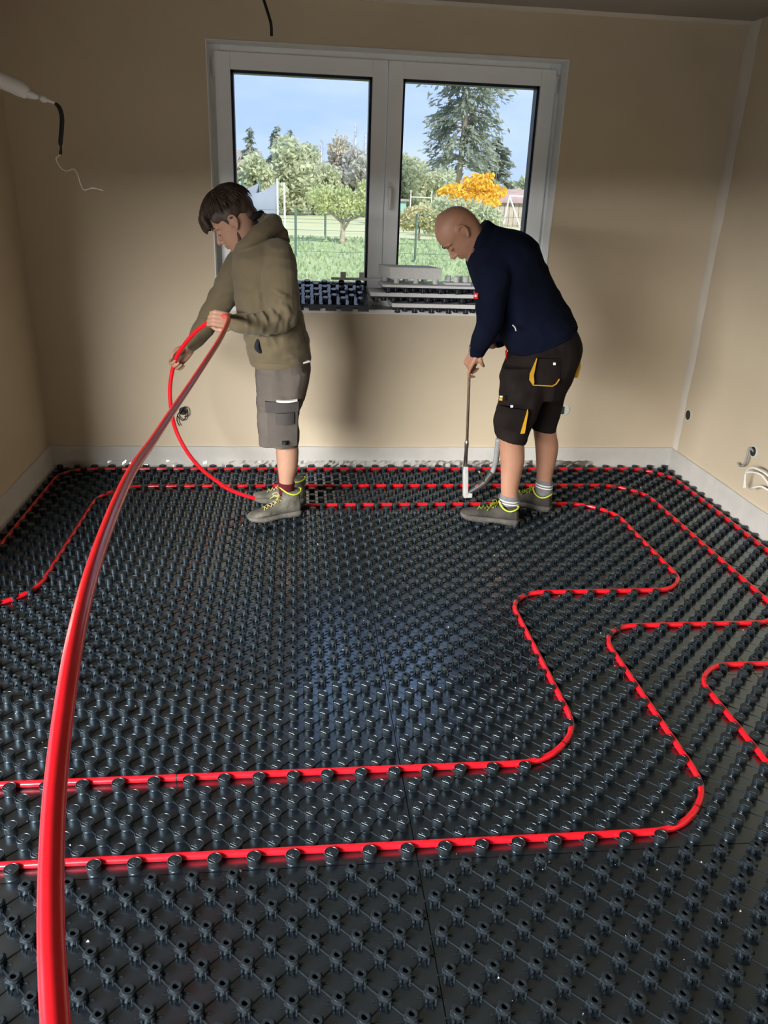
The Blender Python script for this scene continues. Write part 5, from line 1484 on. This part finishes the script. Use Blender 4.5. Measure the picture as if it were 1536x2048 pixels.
def tree(name, base, trunk_pts, trunk_r, blobs, leaf_m, bark_m, label, seed, n=900, size=0.2, cat='tree', group=None, branches=True):
    r = random.Random(seed)
    e = empty(name, base, label, cat, group)
    tr = MB()
    b0 = Vector(base)
    tp = [b0 + Vector(q) for q in trunk_pts]
    sp_ = spline([tuple(p) for p in tp], 4)
    tr.tube(sp_, [trunk_r * (1 - 0.75 * i / (len(sp_) - 1)) for i in range(len(sp_))], 8)
    if branches:
        for c, rr in blobs:
            a = tp[-1] if r.random() < 0.4 else tp[len(tp) // 2]
            cc = b0 + Vector(c)
            mid = a.lerp(cc, 0.5) + Vector((0, 0, -0.1 * rr[2]))
            tr.tube([a, mid, cc + Vector((0, 0, rr[2] * 0.3))], [trunk_r * 0.45, trunk_r * 0.3, trunk_r * 0.1], 6)
    tr.build('trunk', bark_m, e, smooth=True)
    fo = MB()
    tot = sum(rr[0] * rr[2] for c, rr in blobs)
    for c, rr in blobs:
        leaves(fo, r, b0 + Vector(c), rr, int(n * rr[0] * rr[2] / tot), size)
    fo.build('foliage', leaf_m, e)
    return e
def conifer(name, base, h, spread, leaf_m, label, seed, n=1500, size=0.22, start=0.15, trunk_r=0.14, sparse=None, cat='tree', group=None, dens=7.0):
    r = random.Random(seed)
    e = empty(name, base, label, cat, group)
    b0 = Vector(base)
    tr = MB().tube([b0, b0 + Vector((0.02 * h, 0, h * 0.5)), b0 + Vector((0.015 * h, 0, h))], [trunk_r, trunk_r * 0.7, trunk_r * 0.12], 8)
    fo = MB()
    nb = int(h * dens)
    for i in range(nb):
        t = start + (1 - start) * (i + r.random()) / nb
        L = spread(t) * r.uniform(0.65, 1.1)
        a = r.uniform(0, 2 * math.pi)
        d = Vector((math.cos(a), math.sin(a), 0))
        p0 = b0 + Vector((0.018 * h * min(1, t * 2), 0, h * t))
        p1 = p0 + d * L * 0.55 + Vector((0, 0, 0.05 * L))
        p2 = p0 + d * L + Vector((0, 0, -0.18 * L))
        tr.tube([p0, p1, p2], [0.02 + 0.012 * L, 0.015, 0.006], 4)
        k = max(4, int(n * L / (nb * 1.6)))
        for _ in range(k):
            u = 0.22 + 0.78 * r.random() ** 0.7
            q = p0.lerp(p1, u * 2) if u < 0.5 else p1.lerp(p2, u * 2 - 1)
            q = q + Vector((r.uniform(-1, 1), r.uniform(-1, 1), r.uniform(-1.1, 0.4))) * (0.10 + 0.16 * L * u)
            ax_ = (d + Vector((r.uniform(-0.8, 0.8), r.uniform(-0.8, 0.8), r.uniform(-1.1, 0.1)))).normalized()
            bx = ax_.cross(Vector((r.uniform(-1, 1), r.uniform(-1, 1), 1))).normalized()
            s = size * r.uniform(0.5, 1.25)
            fo.add([q - ax_ * s, q + bx * s * 0.35, q + ax_ * s, q - bx * s * 0.35], [(0, 1, 2), (0, 2, 3)])
    tr.build('trunk', 'bark_pale', e, smooth=True)
    fo.build('foliage', leaf_m, e)
    return e
# apple tree on the lawn
tree('apple_tree', (1.80, 32.9, ZG), [(0, 0, 0), (0.03, 0, 0.45), (-0.02, 0, 0.8)], 0.13,
     [((-0.85, 0, 1.75), (0.62, 0.6, 0.42)), ((-0.1, 0.2, 1.75), (0.6, 0.6, 0.42)), ((0.75, 0, 1.55), (0.62, 0.6, 0.50)), ((0.15, -0.2, 1.35), (0.75, 0.6, 0.38)), ((0.95, 0.1, 2.0), (0.45, 0.5, 0.40)), ((1.25, 0, 1.25), (0.5, 0.5, 0.40)), ((-0.7, 0, 1.35), (0.4, 0.5, 0.3))],
     'leaf_apple', 'bark_pale', 'small spreading apple tree on the lawn in the left pane', 3, 3000, 0.085)
# tall open spruce in the right pane
SX = 11.7955
conifer('spruce_tree', (SX, 62, ZG), 15.5, lambda t: (3.6 if t < 0.36 else 2.9 - 1.0 * abs(t - 0.55) * 3 if t < 0.62 else 3.3 - 5.0 * max(0, t - 0.72)) * min(1, (t - 0.20) * 7 + 0.2) * (0.25 if t < 0.22 else 1), 'leaf_spruce', 'very tall open-branched spruce filling the right window pane', 11, 5600, 0.27, start=0.24, trunk_r=0.24, dens=9)
# yellow tree and the bushes below it
yx = 9.5315
tree('yellow_tree', (yx, 46, ZG), [(0, 0, 0), (0, 0, 1.0), (0.1, 0, 1.8)], 0.10,
     [((-0.9, 0, 2.05), (0.75, 0.7, 0.45)), ((0.35, 0, 2.45), (0.95, 0.8, 0.60)), ((1.35, 0, 2.10), (0.65, 0.7, 0.42)), ((0.2, -0.3, 1.6), (1.5, 0.8, 0.5)), ((1.0, 0, 2.9), (0.25, 0.3, 0.2)), ((-1.65, 0, 2.0), (0.22, 0.3, 0.22))],
     'leaf_yellow', 'bark', 'tree with bright golden yellow autumn leaves in the right pane', 5, 2600, 0.14)
bx_ = 8.0458
tree('garden_bush', (bx_, 40, ZG), [(0, 0, 0), (0, 0, 0.6)], 0.08,
     [((0, 0, 0.95), (1.5, 0.9, 0.85)), ((-0.9, 0, 1.25), (0.9, 0.7, 0.65)), ((1.1, 0, 0.85), (0.9, 0.8, 0.7))], 'leaf_bush', 'bark', 'rounded green bush directly below the yellow tree', 6, 3000, 0.12, cat='bush')
bx_ = 5.3968
tree('garden_bush', (bx_, 36.5, ZG), [(0, 0, 0), (0, 0, 0.6)], 0.07,
     [((0, 0, 1.0), (0.85, 0.6, 0.55)), ((-0.5, 0, 0.85), (0.6, 0.5, 0.5)), ((0.6, 0, 0.75), (0.6, 0.5, 0.55))], 'leaf_orange', 'bark', 'loose yellowish bush left of the bald worker’s head', 7, 2000, 0.10, cat='bush')
# trees standing in the background, left to right
G = 'background trees'
cx = -4.4785
conifer('fir_tree', (cx, 85, ZG), 7.0, lambda t: 2.2 * (1 - t) + 0.15, 'leaf_spruce', 'leftmost dark fir top against the sky, above the brick house', 21, 2600, 0.35, group=G)
cx = -1.8151
conifer('fir_tree', (cx, 80, ZG), 7.0, lambda t: 2.6 * (1 - t) + 0.15, 'leaf_spruce', 'pointed dark fir just right of the leftmost fir', 22, 2800, 0.35, group=G)
cx = -0.6247
conifer('fir_tree', (cx, 82, ZG), 6.8, lambda t: 1.9 * (1 - t) + 0.12, 'leaf_spruce', 'slim dark fir rising behind the broad green tree', 23, 2200, 0.35, group=G)
for px, Y, h, w, m_, lab, sd, nm in (
        (-4.412, 70, 3.4, 2.2, 'leaf_dull', 'low brownish tree at the far left of the left pane', 31, 'autumn_tree'),
        (-2.5526, 62, 3.6, 2.0, 'leaf_green', 'light green tree above the trampoline net', 32, 'leafy_tree'),
        (-0.599, 64, 4.9, 2.6, 'leaf_green', 'broad green tree in the middle of the left pane', 33, 'leafy_tree'),
        (1.4187, 66, 4.6, 2.2, 'leaf_green', 'green tree behind the left part of the apple tree', 34, 'leafy_tree'),
        (3.2337, 72, 5.4, 2.4, 'leaf_dull', 'brown autumn tree behind the apple tree', 35, 'autumn_tree'),
        (4.6672, 70, 4.6, 2.2, 'leaf_grey', 'greyish bare-twigged tree by the middle window post', 36, 'bare_tree'),
        (5.9606, 66, 4.0, 2.4, 'leaf_grey', 'greyish tree hidden partly behind the middle window post', 37, 'bare_tree'),
        (9.1021, 74, 4.6, 2.6, 'leaf_bush', 'pale green tree at the left edge of the right pane', 38, 'leafy_tree'),
        (11.8492, 76, 4.2, 3.2, 'leaf_green', 'wide green tree to the left behind the spruce', 39, 'leafy_tree'),
        (23.3357, 88, 3.6, 3.4, 'leaf_bush', 'green tree at the right edge of the right pane', 41, 'leafy_tree')):
    rr_ = random.Random(sd)
    bl = [((rr_.uniform(-0.5, 0.5) * w, rr_.uniform(-0.4, 0.4) * w, h * (0.25 + 0.16 * i)), (w * rr_.uniform(0.55, 0.8) * (1 - 0.09 * i), w * 0.6, h * 0.24)) for i in range(5)]
    tree(nm, (px, Y, ZG), [(0, 0, 0), (0.05, 0, h * 0.35), (0, 0, h * 0.8)], 0.12, bl, m_, 'bark', lab, sd, 3400, 0.24, group=G)
cx = 19.7049
conifer('fir_tree', (cx, 84, ZG), 7.2, lambda t: 3.4 * (1 - t) ** 0.7 + 0.15, 'leaf_spruce', 'dark fir to the right behind the spruce, above the yellow tree', 24, 4200, 0.38, group=G)
# thin birches
for px, h, sd, lab in ((5.3386, 7.4, 51, 'thin bare birch, the taller left one beside the middle window post'), (3.593, 6.8, 52, 'thin bare birch rising above the brown autumn tree'), (2.2807, 5.9, 54, 'thin bare birch behind the green trees of the left pane'), (6.2597, 6.6, 53, 'thin bare birch, the right one beside the middle window post')):
    r = random.Random(sd)
    e = empty('birch_tree', (px, 79, ZG), lab, 'tree', G)
    b0 = Vector((px, 79, ZG))
    tr = MB().tube([b0, b0 + Vector((0.1, 0, h * 0.6)), b0 + Vector((0.05, 0, h))], [0.09, 0.06, 0.02], 6)
    tr.build('trunk', 'white_pole', e, smooth=True)
    tw = MB()
    for i in range(150):
        z = h * r.uniform(0.4, 1.0)
        a = r.uniform(0, 2 * math.pi)
        L = r.uniform(0.3, 1.0) * (1.25 - z / h)
        p = b0 + Vector((0.07, 0, z))
        tw.tube([p, p + Vector((math.cos(a) * L * 0.6, math.sin(a) * L * 0.6, L * 0.7)), p + Vector((math.cos(a) * L, math.sin(a) * L, L * 0.9))], [0.014, 0.010, 0.004], 3)
    tw.build('twigs', 'leaf_dull', e)

# ---- fences
def fence(name, posts, z_top, label, rails=(), wire_m='post_green', post_r=0.03, post_m='post_green'):
    e = empty(name, (posts[0][0], posts[0][1], ZG), label, 'fence')
    for x, y in posts:
        MB().tube([(x, y, ZG), (x, y, z_top)], post_r, 8).build('post', post_m, e)
    for z in rails:
        MB().tube([(x, y, z) for x, y in posts], 0.006, 5).build('wire', wire_m, e)
    return e
fence('wire_fence', [(-3.6, 24.4), (0.0, 24.75), (3.62, 25.1), (7.3, 25.5)], 1.0, 'thin wire fence with green posts crossing the lawn', (ZG + 0.25, ZG + 0.55, ZG + 0.85, ZG + 1.15, 0.98), post_r=0.035)
fence('garden_fence', [(-4.0, 36.2), (-1.3, 36.2), (1.27, 36.4), (4.3, 36.4), (7.5, 36.4)], 0.62, 'low wire fence with dark posts between lawn and meadow', (ZG + 0.06, 0.2, 0.55), post_r=0.045)
# ---- trampoline with its safety net
t = empty('trampoline', (-1.6, 25.5, ZG), 'trampoline with sagging grey safety net in the left pane', 'trampoline')
cxn, cyn, rn = -2.08, 26.2, 1.55
posts = []
for k in range(6):
    a = math.radians(-8 + 60 * k)
    px_, py_ = cxn + rn * math.cos(a), cyn + rn * math.sin(a)
    posts.append((px_, py_))
    MB().tube([(px_, py_, ZG), (px_, py_, 1.82)], 0.03, 8).build('net_post', 'post_green' if k % 2 else 'white_pole', t)
for k in range(6):
    (ax_, ay_), (bx2, by2) = posts[k], posts[(k + 1) % 6]
    vs, fs = [], []
    n = 12
    for i in range(n + 1):
        s = i / n
        sag = 0.30 * (1 - (2 * s - 1) ** 2)
        inw = 0.16 * (1 - (2 * s - 1) ** 2)
        x, y = ax_ + (bx2 - ax_) * s, ay_ + (by2 - ay_) * s
        x, y = x + (cxn - x) * inw, y + (cyn - y) * inw
        for zz in (ZG + 0.75, 0.9, 1.70 - sag):
            vs.append((x, y, zz))
    for i in range(n):
        for j in range(2):
            fs.append((i * 3 + j, (i + 1) * 3 + j, (i + 1) * 3 + j + 1, i * 3 + j + 1))
    o = MB().add(vs, fs).build('net_panel', 'net_grey', t, smooth=True)
    sd_ = o.modifiers.new('thick', 'SOLIDIFY'); sd_.thickness = 0.012
MB().lathe([(1.50, 0), (1.56, 0.03), (1.50, 0.06)], (cxn, cyn, ZG + 0.72), seg=28).build('jump_mat', 'label_black', t)
# white pole standing beside the trampoline
pp = (-0.3959, 30, 1.7341)
pb = (-0.3768, 30, 0.3767)
o = MB().tube([(pb[0], 30, ZG), pp], 0.035, 8).build('white_pole', 'white_pole')
tag(o, 'slim white pole standing to the right of the trampoline net', 'pole')
# ---- brick house at the far left
h0 = (-7.3222, 100.00, 3.3259)
hs = empty('brick_house', (h0[0] - 3, 100, ZG), 'reddish brick house half hidden at the left edge of the left pane', 'house')
hx0, hx1 = h0[0] - 9.0, h0[0] + 3.0
MB().box((hx0, 100, ZG), (hx1, 106, 3.4)).build('wall', 'brick', hs)
MB().prism([(99.4, 3.3), (106.6, 3.3), (103, 5.3)], 'x', hx0 - 0.4, hx1 + 0.4).build('roof', 'roof_grey', hs)
MB().box((hx1 - 2.4, 99.95, 1.4), (hx1 - 1.3, 100.0, 2.6)).build('window', 'white_pole', hs)
MB().box((hx1 - 5.4, 99.95, 1.4), (hx1 - 4.3, 100.0, 2.6)).build('window', 'white_pole', hs)
MB().box((hx1 - 4, 102.5, 4.4), (hx1 - 3.4, 103.3, 6.0)).build('chimney', 'brick', hs)
# ---- sheds at the right
s0 = (13.6495, 56, 1.2557)
sh_ = empty('garden_shed', (s0[0] + 1.5, 56, ZG), 'grey wooden garden shed at the right edge of the right pane', 'shed')
xa = s0[0] - 0.3
for i in range(10):
    x = xa + 0.33 * i
    MB().box((x + 0.015, 56, ZG), (x + 0.315, 56.06, 1.15)).build('board', 'shed_wood', sh_)
MB().box((xa, 56.06, ZG), (xa + 3.3, 58.2, 1.15)).build('side_walls', 'shed_wood', sh_)
MB().prism([(55.7, 1.1), (58.5, 1.1), (58.5, 1.55), (57.1, 1.95), (55.7, 1.25)], 'x', xa - 0.25, xa + 3.6).build('roof', 'shed_roof', sh_)
MB().box((xa + 1.9, 55.97, ZG), (xa + 2.6, 56.0, 0.9)).build('door', 'roof_grey', sh_)
# swing frame in front of it
sw = empty('swing_frame', (s0[0] + 0.6, 48, ZG), 'white slanted swing frame in front of the garden shed', 'swing frame')
a0, a1 = Vector((12.2367, 48, 1.5431)), Vector((11.9636, 48, 0.0734)); a2 = Vector((13.1661, 48, 0.2761))
a1.z = ZG; a2.z = ZG
MB().tube([a0, a1], 0.045, 8).build('leg', 'white_pole', sw)
MB().tube([a0, a2], 0.045, 8).build('leg', 'white_pole', sw)
MB().tube([a0, a0 + Vector((1.6, 2.0, 0.0))], 0.045, 8).build('beam', 'white_pole', sw)
# teal hut and goal frame
t0 = (6.339, 52, 0.95)
th_ = empty('teal_hut', (t0[0] - 0.3, 52, ZG), 'small teal hut just right of the middle window post', 'hut')
MB().box((t0[0] - 1.2, 52, ZG), (t0[0] + 0.45, 53.5, 1.0)).build('wall', 'teal', th_)
MB().box((t0[0] - 1.35, 51.85, 1.0), (t0[0] + 0.6, 53.7, 1.12)).build('roof', 'roof_grey', th_)
MB().box((t0[0] - 0.2, 51.97, ZG), (t0[0] + 0.25, 52.0, 0.3)).build('door', 'roof_grey', th_)
gl0, gl1 = Vector((6.7799, 50, 1.6601)), Vector((8.038, 50, 1.6225))
gf = empty('goal_frame', (gl0.x, 50, ZG), 'white metal goal frame in the middle distance left of the yellow tree', 'goal')
MB().tube([(gl0.x, 50, ZG), gl0], 0.03, 8).build('upright', 'white_pole', gf)
MB().tube([(gl1.x, 50, ZG), gl1], 0.03, 8).build('upright', 'white_pole', gf)
MB().tube([(gl0.x, 50, gl0.z - 0.38), (gl1.x, 50, gl0.z - 0.38)], 0.03, 8).build('crossbar', 'white_pole', gf)
